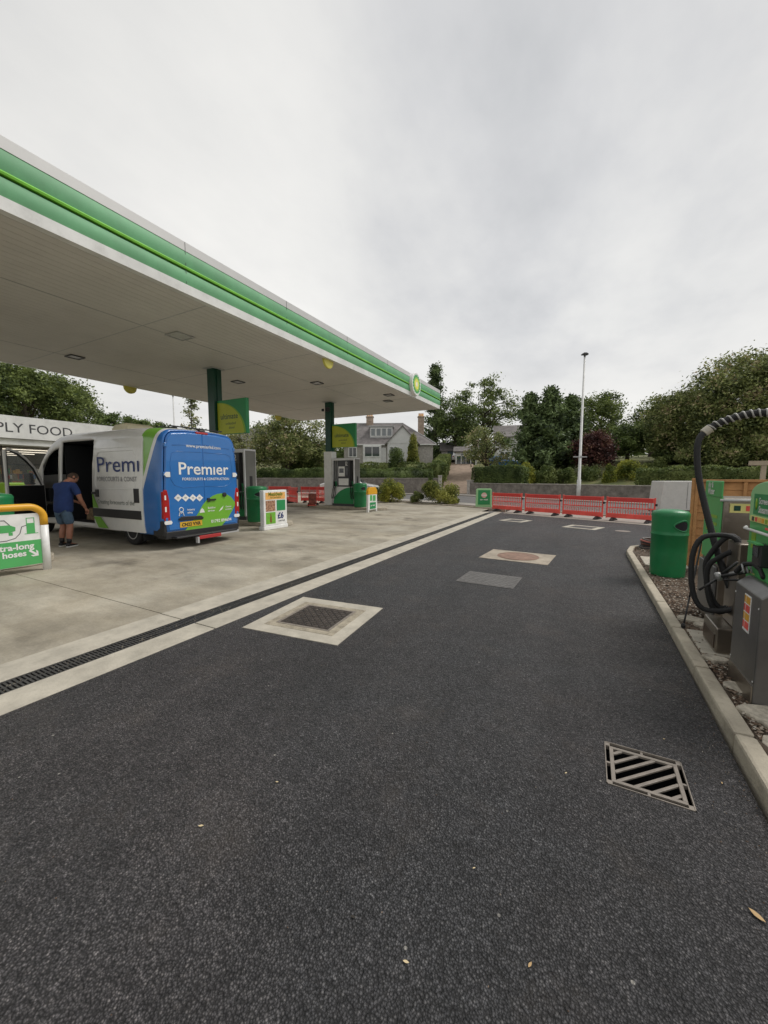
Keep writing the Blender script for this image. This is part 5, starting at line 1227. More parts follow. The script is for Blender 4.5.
# timber fence behind the bin: featheredge boards with battens
def fence_panel(loc, rz, w, h, label, slats=11):
    t = empty('timber_fence', loc, label, 'fence', rz=rz)
    b = MB(); 
    for k in range(slats):
        z = .04 + (h - .10) * k / slats; b.prism([(-.0, z), (.016, z), (.010, z + (h - .1) / slats + .015), (-.0, z + (h - .1) / slats + .015)], 0.02, w - .02, 'x') if False else b.add([(x, y, zz) for x in (.02, w - .02) for y, zz in ((0, z), (-.022, z), (-.010, z + (h - .1) / slats), (0, z + (h - .1) / slats))], [(0, 1, 2, 3), (7, 6, 5, 4), (0, 4, 5, 1), (1, 5, 6, 2), (2, 6, 7, 3), (3, 7, 4, 0)])
    b.build('board_panel', TIMBER, t)
    b = MB()
    for x in np.arange(.0, w, .3): b.box(x, x + .045, -.05, -.0235, .02, h - .05)
    b.build('batten', TIMBER, t)
    b = MB(); b.box(-.01, w + .01, -.06, .03, h - .06, h - .02); b.build('capping', TIMBER, t, bevel=.004)
    for x in (-.05, w): 
        b = MB(); b.box(x, x + .05, -.035, .035, -.1, h); b.build('post', TIMBER, t, bevel=.005)
    return t
fence_panel((1.60, 8.25, .06), R(-8), 2.7, 1.52, 'orange larch lap fence panel behind the litter bin and machines')
# timber rail frame further back
t = empty('timber_rail', (4.2, 14.2, 0), 'pale timber goalpost rail standing behind the orange fence', 'rail', rz=R(-6))
b = MB(); b.box(-.05, .05, -.05, .05, 0, 1.92); b.build('post', PALEWOOD, t); b = MB(); b.box(2.45, 2.55, -.05, .05, 0, 1.92); b.build('post', PALEWOOD, t)
b = MB(); b.box(-.3, 2.95, -.07, .07, 1.92, 2.04); b.build('top_rail', PALEWOOD, t)
# pale cabinet behind the bin
p = G(657, 507); t = empty('utility_cabinet', (2.75, 21.4, 0), 'pale grey steel cabinet with sloping sides behind the litter bin', 'cabinet', rz=R(20))
b = MB(); b.prism([(-.08, .12), (2.1, .12), (2.1, 1.42), (.02, 1.42)], -.5, .5, 'y'); b.build('case', mat('cabinet_pale', (.56, .55, .52), .5, var=.06, dirt=.15), t, bevel=.03)
b = MB(); b.box(-.1, 2.1, -.45, .45, 0, .13); b.build('plinth', DGREY, t)
b = MB(); b.box(1.0, 1.008, -.512, -.5005, .2, 1.35); b.build('door_gap', DGREY, t)
# coil of cables by the bin
t = empty('cable_coil', (1.35, 9.95, .06), 'stack of black and red coiled pipes at the corner of the bed', 'coil')
for k in range(6):
    b = MB(); r = .31 - .015 * (k % 3); b.tube([((r) * math.cos(a) + .02 * (k % 2), r * .9 * math.sin(a), .03 + .035 * k + .008 * math.sin(3 * a + k)) for a in np.linspace(0, 2 * PI, 33)[:-1]], .018, 8, True)
    b.build('pipe', [BLACK, BLACK, mat('rust_pipe', (.12, .05, .035), .7), BLACK, mat('pink_pipe', (.38, .13, .10), .6), mat('grey_pipe', (.15, .14, .13), .6)][k], t, smooth=True)

# ------------------------------------------------------------------ red plastic barriers
def make_barrier(label, group, loc, rz):
    t = empty('plastic_barrier', loc, label, 'barrier', rz=rz, group=group); w = 1.56
    b = MB(); b.box(0, w, -.02, .02, .70, .86); b.box(0, w, -.02, .02, .10, .27); b.box(0, .05, -.022, .022, .08, .88); b.box(w - .05, w, -.022, .022, .08, .88)
    for k in range(1, 17): b.box(.05 + k * (w - .1) / 17 - .010, .05 + k * (w - .1) / 17 + .010, -.014, .014, .27, .70)
    b.box(0, w, -.016, .016, .46, .50); b.build('panel', REDB, t, bevel=.006)
    b = MB(); b.box(.08, w - .08, -.0245, -.0205, .72, .84); b.build('plain_band', mat('band_red', (.62, .05, .045), .45), t) if 'band_red' not in bpy.data.materials else b.build('plain_band', bpy.data.materials['band_red'], t)
    b = MB()
    for k in range(16): x = .08 + k * (w - .16) / 16; b.box(x + .01, x + (w - .16) / 16 - .02, -.0225, -.0165, .345, .44)
    b.build('reflective_strip', REDW, t)
    for x in (.2, w - .25):
        b = MB(); b.prism([(-.28, 0), (.28, 0), (.28, .03), (.05, .11), (-.05, .11), (-.28, .03)], x, x + .11, 'x'); b.build('foot', RUBBER, t, bevel=.01)
    b = MB(); b.box(w - .01, w + .05, -.03, .03, .60, .68); b.build('clip', BLACK, t)
    return t
br = None
starts = [(-4.02, 18.62), (-2.45, 17.95), (-.90, 17.28), (.62, 16.6)]
lab = ['leftmost red barrier in the row, next to the small green sign', 'second red barrier from the left in the row, left of the lamp post', 'third red barrier in the row, in front of the lamp post', 'rightmost red barrier in the row, before the orange gear']
for k, (x, y) in enumerate(starts):
    lb = lab[k]; rz = R(-23.2 + (0, 1.5, -1, 1)[k])
    if br is None: br = make_barrier(lb, 'red barriers across the closed entrance', (x, y, 0), rz)
    else: c = copy_tree(br); place(c, (x, y, 0), rz, lb)
for k, (px, py, rz, lb) in enumerate(((269, 501.5, 14, 'red barrier left of the group beyond the £6 board'), (289, 503, -30, 'angled red barrier in the middle of the group beyond the £6 board'), (301, 502.5, 20, 'red barrier behind the hand truck, left of the far pump'), (318, 503, 10, 'red barrier touching the far pump on its left'))):
    p = G(px, py); c = copy_tree(br); place(c, (p[0], p[1], 0), R(rz), lb); c['group'] = 'red barriers left of the far pump'; c.scale = (1, 1, 1.15)
# hand truck with a machine on it, near the far pump
p = G(313, 507.5); t = empty('hand_truck', (p[0], p[1], 0), 'small red wheeled trolley left of the far pump', 'trolley', rz=R(20))
b = MB(); b.tube([(-.2, 0, .2), (-.2, .1, 1.05), (.2, .1, 1.05), (.2, 0, .2)], .02, 8); b.box(-.22, .22, -.25, .0, .12, .15); b.box(-.2, .2, .03, .06, .5, .54); b.build('frame', REDB, t)
for s in (-1, 1):
    b = MB(); b.cyl((s * .2, .05, .13), (s * .26, .05, .13), .13, 20); b.build('wheel', RUBBER, t)
b = MB(); b.box(-.18, .18, -.2, .02, .16, .75); b.build('load', mat('dirty_load', (.25, .07, .05), .6, scale=6, var=.5), t, bevel=.04)
# heap of orange kit beyond the last barrier
p = G(615, 497); t = empty('work_gear', (p[0] + .4, p[1] - 1.0, 0), 'heap of orange and yellow work gear beyond the right barrier', 'work gear')
b = MB()
rr = np.random.default_rng(5)
for k in range(9): b.lathe([(.001, 0), (.35, .02), (.4, .25), (.25, .5), (.02, .6)], 10, (rr.uniform(-1, 1), rr.uniform(-.3, .3), 0), sx=rr.uniform(.5, 1), sy=.7)
b.build('sacks', mat('sack_dark', (.16, .05, .02), .8, scale=3, col2=(.45, .12, .02)), t, smooth=True)
b = MB(); b.lathe([(.3, 0), (.32, .3), (.2, .55), (.02, .62)], 12, (.9, -.3, .1)); b.build('yellow_bag', YELLOW, t, smooth=True)
b = MB(); b.cyl((-.8, -.2, .3), (.9, -.1, .95), .04, 8); b.box(-1.2, -.4, -.3, .3, .3, .62); b.build('digger_arm', BLACK, t)
# ------------------------------------------------------------------ shop
sh = empty('shop_building', (-24, 4, 0), 'low white shop building with SIMPLY FOOD lettering on its fascia', 'building')
def L_(b, n, m, **k): return b.build(n, m, sh, **k)
b = MB(); b.box(-.25, 0, -22, 8.7, 3.42, 4.46); b.box(-.6, -.26, -22, 8.5, 4.2, 4.4); L_(b, 'fascia', WHITE)
b = MB(); b.box(-1.5, -.12, -22, 8.6, 3.12, 3.40); L_(b, 'canopy_soffit', WHITE)
b = MB(); b.box(-12, -.7, -22, 8.3, 4.0, 4.2); b.box(-12, -.3, -22, 8.6, 4.42, 4.5); L_(b, 'roof', LGREY)
b = MB(); b.box(-12, -11.8, -22, 8.3, 0, 4); b.box(-12, -1.2, 8.1, 8.3, 0, 4.2); b.box(-1.6, -1.3, -22, 8.1, 0, .45); L_(b, 'wall', mat('shop_wall', (.14, .10, .075), .8))
b = MB(); lettering(b, 'SIMPLY FOOD', (.0, 2.50, 3.70), (0, 1, 0), (0, 0, 1), width=3.92, height=.43, bold=.004); L_(b, 'lettering', NAVY if False else DGREY)
for k in range(14):
    y = -20 + k * 2.0; b = MB(); b.box(-1.5, -1.42, y, y + .07, .45, 3.12); b.box(-1.5, -1.42, y + .07, y + 2, 1.9 + .3, 1.95 + .3)
    w = L_(b, 'window_frame', DGREY); b = MB(); b.box(-1.47, -1.455, y + .08, y + 1.99, .46, 3.1); b.build('pane', GL2, w)
b = MB(); b.box(-11.7, -1.6, -22, 8, .01, .05); L_(b, 'floor', mat('shop_floor', (.12, .10, .09), .5))
SHELF = mat('shelf_goods', (.10, .05, .03), .6, scale=2.5, col2=(.42, .36, .22))
b = MB()
for x in (-3.4, -5.6, -8.0): 
    for y in np.arange(-18, 6, 4.6): b.box(x - .4, x, y, y + 3.6, .05, 1.75)
b.box(-11.6, -11.0, -20, 7.5, .05, 2.4); L_(b, 'shelving', SHELF)
rr = np.random.default_rng(9)
cols = [REDB, GREEN, YELLOW, WHITEP, ORANGE, BLUE, LIME, CREAM, TERRA]
bs = [MB() for _ in cols]
for k in range(700):
    x = rr.choice([-3.4, -5.6, -8.0]) + .02; y = rr.uniform(-4, 7.8); z = rr.choice([.3, .7, 1.1, 1.5, 1.78]); s = rr.uniform(.08, .2)
    bs[k % len(cols)].box(x, x + .12, y, y + s, z, z + rr.uniform(.15, .3))
for b, m in zip(bs, cols): o = L_(b, 'goods', m); o['kind'] = 'stuff'
b = MB()
for x in (-2.6, -5, -7.5, -10): b.box(x - .08, x + .08, -20, 7.5, 3.02, 3.06)
L_(b, 'ceiling_lamp', mat('strip_lamp', (1, .9, .72), .5, emit=.9))
b = MB(); b.box(-11.8, -1.5, -22, 8.1, 3.1, 3.14); L_(b, 'ceiling', mat('shop_ceiling', (.10, .08, .06), .8))
for k, (y, c, h) in enumerate(((5.0, LIME, 1.35), (6.0, WHITEP, 1.2), (7.6, WHITEP, 1.0))):
    t = empty('display_bin', (-22.6, 4 + y - 1.6, 0), ['lime green stand outside the shop window', 'white display box outside the shop window', 'lower white display box at the shop corner'][k], 'display stand')
    b = MB(); b.prism([(-.3, .1), (.3, .1), (.34, h), (-.34, h)], -.35, .35, 'x'); b.build('case', c, t, bevel=.04); b = MB(); b.box(-.3, .3, -.28, .28, 0, .1); b.build('base', BLACK, t)

# ------------------------------------------------------------------ granite walls and gate post
def wall(p, q, h, w, label, z0=-.05, posts=True):
    p = Vector(p); q = Vector(q); L2_ = (q - p).length; a = math.atan2((q - p).y, (q - p).x)
    t = empty('granite_wall', (p.x, p.y, 0), label, 'wall', rz=a)
    b = MB(); b.box(0, L2_, -w / 2, w / 2, z0, h); b.build('stonework', GRANITE, t)
    b = MB(); x = 0
    rr = np.random.default_rng(int(L2_ * 10))
    while x < L2_ - .3:
        s = rr.uniform(.6, 1.1); x2 = min(x + s, L2_); b.box(x + .01, x2 - .01, -w / 2 - .04, w / 2 + .04, h, h + rr.uniform(.07, .10)); x = x2
    b.build('coping', mat('coping_stone', (.27, .25, .22), .9, var=.25, dirt=.4) if 'coping_stone' not in bpy.data.materials else bpy.data.materials['coping_stone'], t, bevel=.015)
    b = MB(); b.box(-.3, .02, -w / 2 - .08, w / 2 + .08, z0, h + .25); b.box(-.34, .06, -w / 2 - .12, w / 2 + .12, h + .25, h + .34); b.build('end_post', STONEH, t, bevel=.02)
    return t
wall((-9.7, 35.75), (16, 24.75), .98, .4, 'long grey granite wall behind the red barriers, right of the driveway')
wall((-13.1, 36.2), (-38, 28.9), 1.42, .4, 'grey granite wall below the clipped hedge, left of the driveway')

# ------------------------------------------------------------------ hedges and plants
LD = leafmat('hedge_dark', (0.045, 0.073, 0.020), (0.190, 0.254, 0.077))
LM = leafmat('hedge_mid', (0.082, 0.120, 0.032), (0.283, 0.326, 0.110))
LY = leafmat('yellow_green_leaf', (0.095, 0.135, 0.027), (0.486, 0.486, 0.081))
LYL = leafmat('golden_leaf', (0.07, 0.10, 0.02), (0.42, 0.42, 0.10))
LT1 = leafmat('tree_leaf_dark', (0.037, 0.062, 0.020), (0.211, 0.280, 0.084))
LT2 = leafmat('tree_leaf_mid', (0.049, 0.077, 0.025), (0.262, 0.322, 0.095))
LT3 = leafmat('tree_leaf_olive', (0.063, 0.086, 0.028), (0.357, 0.394, 0.143), dead=(0.482, 0.386, 0.241))
LT4 = leafmat('conifer_leaf', (0.035, 0.058, 0.029), (0.227, 0.308, 0.122), tr=.15)
LRED = leafmat('copper_leaf', (.032, .016, .014), (.15, .060, .052), dead=(0.254, 0.151, 0.085))
LBL = leafmat('blossom_leaf', (0.073, 0.094, 0.029), (0.388, 0.388, 0.155), dead=(0.510, 0.510, 0.430))
def gz(x, y): return terrain(x, y)
hedge('front hedge clipped flat on top of the left granite wall', (-14.0, 36.75), (-34.5, 30.7), 1.1, .95, 1.45, LD, 1, dens=260, lsize=.085)
hedge('tall clipped hedge running up the left side of the driveway', (-13.9, 38.2), (-18.6, 54), 1.4, 1.2, 1.75, LM, 2, dens=230, lsize=.10, z1=3.1)
hedge('lawn level hedge in front of the granite house, above the front hedge', (-16.8, 44.5), (-36, 39.5), 1.0, 1.7, 1.6, LM, 12, dens=150, lsize=.11)
hedge('low dark hedge above the wall, right of the driveway', (-9.5, 36.8), (-4.9, 34.83), 1.2, .7, 1.8, LD, 3, dens=300, lsize=.08)
hedge('dark hedge further left beyond the red barriers', (-35, 33.2), (-44, 30), 1.2, .3, 2.3, LD, 4, dens=160, lsize=.10)
hedge('long hedge beyond the timber rail on the right', (3.2, 32.4), (16, 27.0), 1.5, .4, 1.75, LM, 5, dens=240, lsize=.09)
def SH(px, dep, ytop, hw, label, m, seed, zb=None, kind='dome', n=2600, ls=.06, group=None, ry=None, name='shrub'):
    p = onD(px, 480, dep); z0 = gz(p[0], p[1]) if zb is None else zb; z0 = max(z0, 0)
    h = H + (477 - ytop) / F * dep - z0; r = hw * dep / F
    return shrub(name, label, (p[0], p[1], z0), r, ry or r, h, m, seed, n=int(n * 1.7), lsize=ls * 1.15, group=group, kind=kind)
SH(391, 24.6, 479, 15, 'rounded green and yellow shrub left of the pair on the verge', LY, 21, zb=.03, n=3600, ls=.05)
SH(417, 23.5, 491.5, 7, 'smallest dark shrub between the two bigger ones on the verge', LM, 22, zb=.03, n=1500, ls=.04)
SH(440, 23.2, 479.5, 19, 'largest yellowish shrub right of the pair on the verge', LYL, 23, zb=.03, n=5000, ls=.05)
SH(454, 23.0, 498, 6, 'low green tuft right beside the largest verge shrub', LYL, 24, zb=.03, n=900, ls=.04)
SH(381, 26, 486, 8, 'dark low shrub behind the yellow topped board', LD, 25, zb=.03, n=900, ls=.05)
SH(413, 49, 434, 8, 'tall golden green conical shrub in front of the granite house', LYL, 26, kind='cone', n=5000, ls=.09, name='conical_shrub')
SH(396, 48, 448, 10, 'dark domed topiary shrub in front of the white gable', LD, 27, n=3500, ls=.08)
SH(523, 36.5, 463, 12, 'yellow flecked shrub on the wall, left of the conifers', LY, 28, n=3200, ls=.08, zb=.6)
SH(545, 36, 466, 12, 'mid green shrub under the dark conifers', LM, 29, n=2600, ls=.08, zb=.6)
SH(566, 35.5, 468, 11, 'pale green shrub just left of the lamp post', LM, 30, n=2600, ls=.08, zb=.6)
SH(609, 33, 465, 7, 'small bright yellow shrub right of the copper tree', LY, 31, n=2200, ls=.07, zb=.6)
SH(629, 33, 461, 16, 'wide yellow and green shrub above the wall, right of the copper tree', LY, 32, n=5200, ls=.07, zb=.6)
SH(648, 32, 465, 10, 'green shrub above the wall nearest the pale cabinet', LM, 33, n=2600, ls=.07, zb=.6)
SH(430, 37.2, 472, 3, 'small dark potted shrub on the left wall by the gate', LD, 34, n=500, ls=.06, zb=1.2)
def TR(px, dep, ytop, ybot, hw, label, m, seed, name='broadleaf_tree', group=None, **k):
    p = onD(px, 480, dep); z0 = gz(p[0], p[1]); z0 = max(z0, 0.)
    top = H + (477 - ytop) / F * dep; cb_ = max(H + (477 - ybot) / F * dep, z0 + .3)
    return tree(name, label, (p[0], p[1], z0), top, cb_, hw * dep / F, m, seed, group=group, **k)
TR(30, 46, 360, 440, 62, 'big dense tree rising behind the shop roof', LT2, 41, n_cl=300, n_leaf=170, cr=1.25, lsize=.17, trunk_r=.4, shell=.6)
TR(-45, 50, 372, 440, 48, 'tree behind the shop roof at the left edge of the view', LT1, 42, n_cl=110, n_leaf=120, cr=1.3, lsize=.2, trunk_r=.35)
for k, (px, yt, hw, d) in enumerate(((104, 413, 9, 130), (117, 412, 11, 125), (132, 416, 10, 135), (148, 421, 9, 130), (162, 424, 9, 125), (262, 428, 8, 120))):
    TR(px, d, yt, 445, hw, ['far dark tree just right of the big shop tree', 'tallest of the far trees on the skyline behind the van', 'far rounded tree above the van roof', 'far low tree right of the roof pod', 'far low tree left of the first pillar', 'far tree between the pillars'][k], LT1, 50 + k, n_cl=50, n_leaf=70, cr=1.7, lsize=.4, trunk_r=.3, shell=.5)
TR(195, 36, 396, 470, 19, 'thin sparse young tree behind the van, left of the first pillar', LT3, 60, name='young_tree', n_cl=70, n_leaf=26, cr=.6, lsize=.12, trunk_r=.09, kind='cone', egg=0)
TR(240, 44, 428, 475, 16, 'pale leafed small tree behind the first flag sign', LBL, 61, n_cl=60, n_leaf=60, cr=.8, lsize=.13, trunk_r=.14)
TR(288, 49, 413, 487, 41, 'wide olive green tree between the two canopy pillars', LT3, 62, n_cl=210, n_leaf=120, cr=1.1, lsize=.15, trunk_r=.3, shell=.35, egg=.1)
TR(313, 52, 440, 490, 18, 'dark bushy tree just left of the far pillar', LT1, 63, n_cl=70, n_leaf=120, cr=1.1, lsize=.16, trunk_r=.2)
TR(434, 66, 371, 460, 17, 'tall dark conifer behind the end of the canopy', LT4, 64, name='conifer_tree', n_cl=150, n_leaf=110, cr=1.0, lsize=.2, trunk_r=.35, kind='cone')
TR(455, 62, 392, 460, 24, 'dark dense tree between the conifer and the tall airy tree', LT1, 65, n_cl=120, n_leaf=110, cr=1.2, lsize=.18, trunk_r=.3)
TR(484, 66, 376, 452, 31, 'tall airy tree with sky showing through, right of the canopy', LT2, 66, n_cl=130, n_leaf=80, cr=1.05, lsize=.19, trunk_r=.35, shell=.3)
TR(486, 46, 424, 472, 24, 'smaller light green tree in front of the tall airy one', LT3, 67, n_cl=75, n_leaf=80, cr=.85, lsize=.13, trunk_r=.16)
TR(528, 41, 397, 484, 26, 'leftmost of the feathery dark conifers', LT4, 68, name='conifer_tree', n_cl=420, n_leaf=40, cr=.6, lsize=.18, trunk_r=.2, kind='cone')
TR(548, 40, 392, 484, 30, 'middle one of the feathery dark conifers', LT4, 69, name='conifer_tree', n_cl=520, n_leaf=40, cr=.6, lsize=.18, trunk_r=.22, kind='cone')
TR(568, 41, 399, 484, 24, 'rightmost of the feathery dark conifers, beside the lamp post', LT4, 81, name='conifer_tree', n_cl=420, n_leaf=40, cr=.6, lsize=.18, trunk_r=.2, kind='cone')
TR(546, 43, 418, 482, 26, 'dark tree filling in behind the feathery conifers', LT1, 70, n_cl=120, n_leaf=90, cr=1.0, lsize=.15, trunk_r=.2)
TR(598, 60, 397, 465, 26, 'round topped green tree behind the lamp post', LT2, 71, n_cl=150, n_leaf=120, cr=1.2, lsize=.18, trunk_r=.3)
TR(592, 37, 432, 486, 18, 'dark red copper leafed tree right of the lamp post', LRED, 72, name='copper_tree', n_cl=110, n_leaf=110, cr=.7, lsize=.12, trunk_r=.15)
TR(626, 41, 424, 480, 19, 'dark green tree right of the copper tree', LT1, 73, n_cl=110, n_leaf=110, cr=.8, lsize=.14, trunk_r=.2)
TR(649, 56, 399, 470, 19, 'tree with uneven top left of the huge right tree', LT2, 74, n_cl=100, n_leaf=90, cr=1.1, lsize=.18, trunk_r=.3)
TR(684, 37, 389, 490, 34, 'left shoulder tree of the big mass on the right', LT3, 75, n_cl=230, n_leaf=120, cr=.95, lsize=.13, trunk_r=.3)
TR(742, 33, 362, 495, 52, 'huge olive green tree filling the right edge', LT3, 76, n_cl=420, n_leaf=130, cr=1.15, lsize=.13, trunk_r=.4, shell=.6)
TR(800, 34, 357, 495, 45, 'huge tree beyond the right edge of the view', LT2, 77, n_cl=160, n_leaf=110, cr=1.1, lsize=.14, trunk_r=.4)
TR(668, 47, 420, 485, 22, 'mid height tree between the dark tree and the right mass', LT2, 78, n_cl=90, n_leaf=100, cr=1.0, lsize=.15, trunk_r=.2)
SH(590, 35.2, 466, 13, 'dark green bush under the copper tree', LM, 95, n=3200, ls=.08, zb=.5, name='bush')
SH(655, 36, 458, 13, 'olive bush behind the wall, left of the timber rail', LM, 96, n=3600, ls=.09, zb=.5, name='bush')
SH(705, 33.5, 436, 26, 'broad olive bush under the left shoulder of the big trees', LT3, 91, n=7000, ls=.11, name='bush')
SH(745, 31.5, 428, 30, 'broad dark bush under the huge right tree', LT3, 92, n=8000, ls=.11, name='bush')
SH(675, 37, 446, 20, 'rounded bush between the dark tree and the right mass', LT2, 93, n=5000, ls=.11, name='bush')
SH(775, 31, 440, 22, 'bush at the right edge of the view', LT2, 94, n=5000, ls=.11, name='bush')
TR(352, 80, 436, 470, 26, 'low tree behind the granite house roof on its left', LT1, 79, n_cl=60, n_leaf=80, cr=1.4, lsize=.25, trunk_r=.2)
b = MB()
# far wooded skyline, a mass nobody could count
rr = np.random.default_rng(99); P = []
for k in range(300):
    a = rr.uniform(-75, 25); d = rr.uniform(150, 230); x = math.sin(R(a)) * d; y = math.cos(R(a)) * d; z0 = gz(x, y); hh = rr.uniform(6, 11)
    q = rr.normal(size=(55, 3)); q /= np.linalg.norm(q, axis=1)[:, None]; P.append(np.array([x, y, z0 + hh * .5]) + q * np.array([5.5, 5.5, hh * .5]))
o = leaf_mesh('woodland', leaves(np.concatenate(P), 1.1, rr), LT1); tag(o, 'far wooded hillside on the skyline', 'woodland', kind='stuff')

# ------------------------------------------------------------------ houses
def house():
    p = onD(395, 470, 57); t = empty('granite_house', (p[0], p[1], 3.3), 'granite house with slate roof, two chimneys and white front gable', 'house', rz=R(26))
    b = MB(); b.box(-7, 5.2, -4, 4, -1, 2.9); b.build('wall', STONEH, t)
    rf = MB(); e = .35; zr_ = 6.1
    rf.add([(-7.3, -4.3, 2.75), (5.6, -4.3, 2.75), (5.6, 4.3, 2.75), (-7.3, 4.3, 2.75), (-6.2, 0, zr_), (1.2, 0, zr_)], [(0, 1, 5, 4), (1, 2, 5), (2, 3, 4, 5), (3, 0, 4), (3, 2, 1, 0)])
    rf = rf.build('roof', SLATE, t)
    b = MB(); b.cyl((-6.2, 0, zr_ + .02), (1.2, 0, zr_ + .02), .09, 6); b.cyl((1.2, 0, zr_), (5.6, -4.3, 2.8), .06, 6); b.build('ridge_tile', LGREY, rf)
    for (x, y, z1, w) in ((-3.7, 0, 6.95, .5), (3.7, -1.2, 6.75, .42)):
        b = MB(); b.box(x - w, x + w, y - .35, y + .35, 3.5, z1); b.box(x - w - .07, x + w + .07, y - .42, y + .42, z1, z1 + .16); c = b.build('chimney', BRICKC, rf)
        b = MB()
        for k in (-1, 0, 1): b.lathe([(.12, 0), (.10, .4), (.13, .42)], 10, (x + k * w * .6, y, z1 + .16))
        b.build('chimney_pot', TERRA, c)
    b = MB(); b.box(-3.5, -.3, -3.1, -.5, 3.7, 5.25); b.box(-3.65, -.15, -3.25, -.2, 5.25, 5.4); dm = b.build('dormer', LGREY, rf)
    for k in range(4):
        x = -3.4 + k * .76
        b = MB(); b.box(x, x + .72, -3.16, -3.11, 3.9, 4.0); b.box(x, x + .72, -3.16, -3.11, 5.0, 5.1); b.box(x, x + .08, -3.16, -3.11, 4.0, 5.0); b.box(x + .64, x + .72, -3.16, -3.11, 4.0, 5.0); w_ = b.build('window', WHITEP, dm)
    b = MB(); b.box(-3.35, -.42, -3.14, -3.105, 4.0, 5.0); b.build('pane', mat('pane_grey', (.22, .24, .25), .1), dm)
    b = MB(); b.prism([(-1.15, 2.8), (3.15, 2.8), (1.0, 5.05)], -5.05, -1, 'y'); b.box(-1.0, 3.0, -5.0, -4, -1, 2.8); b.build('front_gable', RENDER, t)
    b = MB(); b.add([(-1.35, -5.25, 2.68), (1.0, -5.25, 5.18), (1.0, 0, 5.18), (-1.35, 0, 2.68), (-1.35, -5.25, 2.56), (1.0, -5.25, 5.06), (1.0, 0, 5.06), (-1.35, 0, 2.56)], [(0, 1, 2, 3), (7, 6, 5, 4), (0, 4, 5, 1), (3, 0, 4, 7)]); b.add([(3.35, -5.25, 2.68), (1.0, -5.25, 5.18), (1.0, 0, 5.18), (3.35, 0, 2.68), (3.35, -5.25, 2.56), (1.0, -5.25, 5.06), (1.0, 0, 5.06), (3.35, 0, 2.56)], [(3, 2, 1, 0), (4, 5, 6, 7), (1, 5, 4, 0)]); b.build('gable_roof', SLATE, t)
    for (x0, x1, z0, z1, y) in ((-4.2, -2.0, 1.0, 2.5, -4.5), (-.7, .4, .9, 2.4, -5.06), (1.6, 2.7, .9, 2.4, -5.06), (-6.4, -5.2, 1.0, 2.4, -4.06)):
        b = MB()
        if y == -4.5: b.box(x0 - .15, x1 + .15, -4.45, -4.0, -.5, 2.75)
        for a in ((x0, x1, z0, z0 + .12), (x0, x1, z1 - .12, z1), (x0, x0 + .12, z0 + .12, z1 - .12), (x1 - .12, x1, z0 + .12, z1 - .12), ((x0 + x1) / 2 - .04, (x0 + x1) / 2 + .04, z0 + .12, z1 - .12)): b.box(a[0], a[1], y - .04, y + .02, a[2], a[3])
        w_ = b.build('window', WHITEP, t); b = MB(); b.box(x0 + .1, x1 - .1, y - .01, y + .01, z0 + .1, z1 - .1); b.build('pane', GLASS, w_)
    b = MB(); b.box(-1.9, -1.2, -4.08, -4.005, 0, 2.3); b.build('door', WHITEP, t)
    for y in (-2.2, 1.2):
        b = MB(); b.box(5.205, 5.25, y, y + 1.1, 1.0, 2.3); w_ = b.build('window', WHITEP, t); b = MB(); b.box(5.2505, 5.26, y + .1, y + 1., 1.1, 2.2); b.build('pane', GLASS, w_)
    b = MB(); b.box(-7.35, 5.65, -4.38, -4.31, 2.62, 2.75); b.build('gutter', WHITEP, t)
house()
def simple_house(px, dep, zb, rz, w, d, wh, rh, label, wallm, name='house', wins=((-.3, .35), (.3, .35))):
    p = onD(px, 470, dep); t = empty(name, (p[0], p[1], zb), label, 'house', rz=R(rz))
    b = MB(); b.box(-w / 2, w / 2, -d / 2, d / 2, -1.5, wh); b.prism([(-d / 2, wh), (d / 2, wh), (0, wh + rh)], -w / 2, w / 2, 'x'); b.build('wall', wallm, t)
    b = MB()
    for s in (-1, 1): b.add([(-w / 2 - .3, s * (d / 2 + .3), wh - .2), (w / 2 + .3, s * (d / 2 + .3), wh - .2), (w / 2 + .3, 0, wh + rh + .05), (-w / 2 - .3, 0, wh + rh + .05), (-w / 2 - .3, s * (d / 2 + .3), wh - .05), (w / 2 + .3, s * (d / 2 + .3), wh - .05), (w / 2 + .3, 0, wh + rh + .2), (-w / 2 - .3, 0, wh + rh + .2)], [(0, 1, 2, 3), (7, 6, 5, 4), (0, 4, 5, 1), (1, 5, 6, 2), (3, 7, 4, 0)])
    rf = b.build('roof', SLATE, t)
    b = MB(); b.box(w * .3, w * .3 + .8, -.35, .35, wh, wh + rh + 1.1); b.build('chimney', BRICKC, rf)
    for (fx, fz) in wins:
        x = fx * w; z = fz * wh * 1.1
        b = MB(); b.box(x - .75, x + .75, -d / 2 - .06, -d / 2 - .005, z - .1, z + 1.4); w_ = b.build('window', WHITEP, t)
        b = MB(); b.box(x - .62, x - .06, -d / 2 - .07, -d / 2 - .061, z + .02, z + 1.28); b.box(x + .06, x + .62, -d / 2 - .07, -d / 2 - .061, z + .02, z + 1.28); b.build('pane', GLASS, w_)
    b = MB(); b.box(-w * .05 - .5, -w * .05 + .5, -d / 2 - .05, -d / 2 - .005, 0, 2.1); b.build('door', mat('door_paint', (.05, .08, .1), .5) if 'door_paint' not in bpy.data.materials else bpy.data.materials['door_paint'], t)
    return t
simple_house(521, 60, 3.3, 12, 8, 7, 4.3, 1.8, 'white rendered house half hidden by trees, behind the blue car', RENDER, wins=((-.32, .15), (-.32, .62), (.3, .15), (.3, .62), (.02, .62)))
simple_house(451, 64, 3.6, 20, 3.2, 5, 2.3, 1.2, 'small granite outbuilding at the top of the driveway', STONEH, name='outbuilding', wins=())
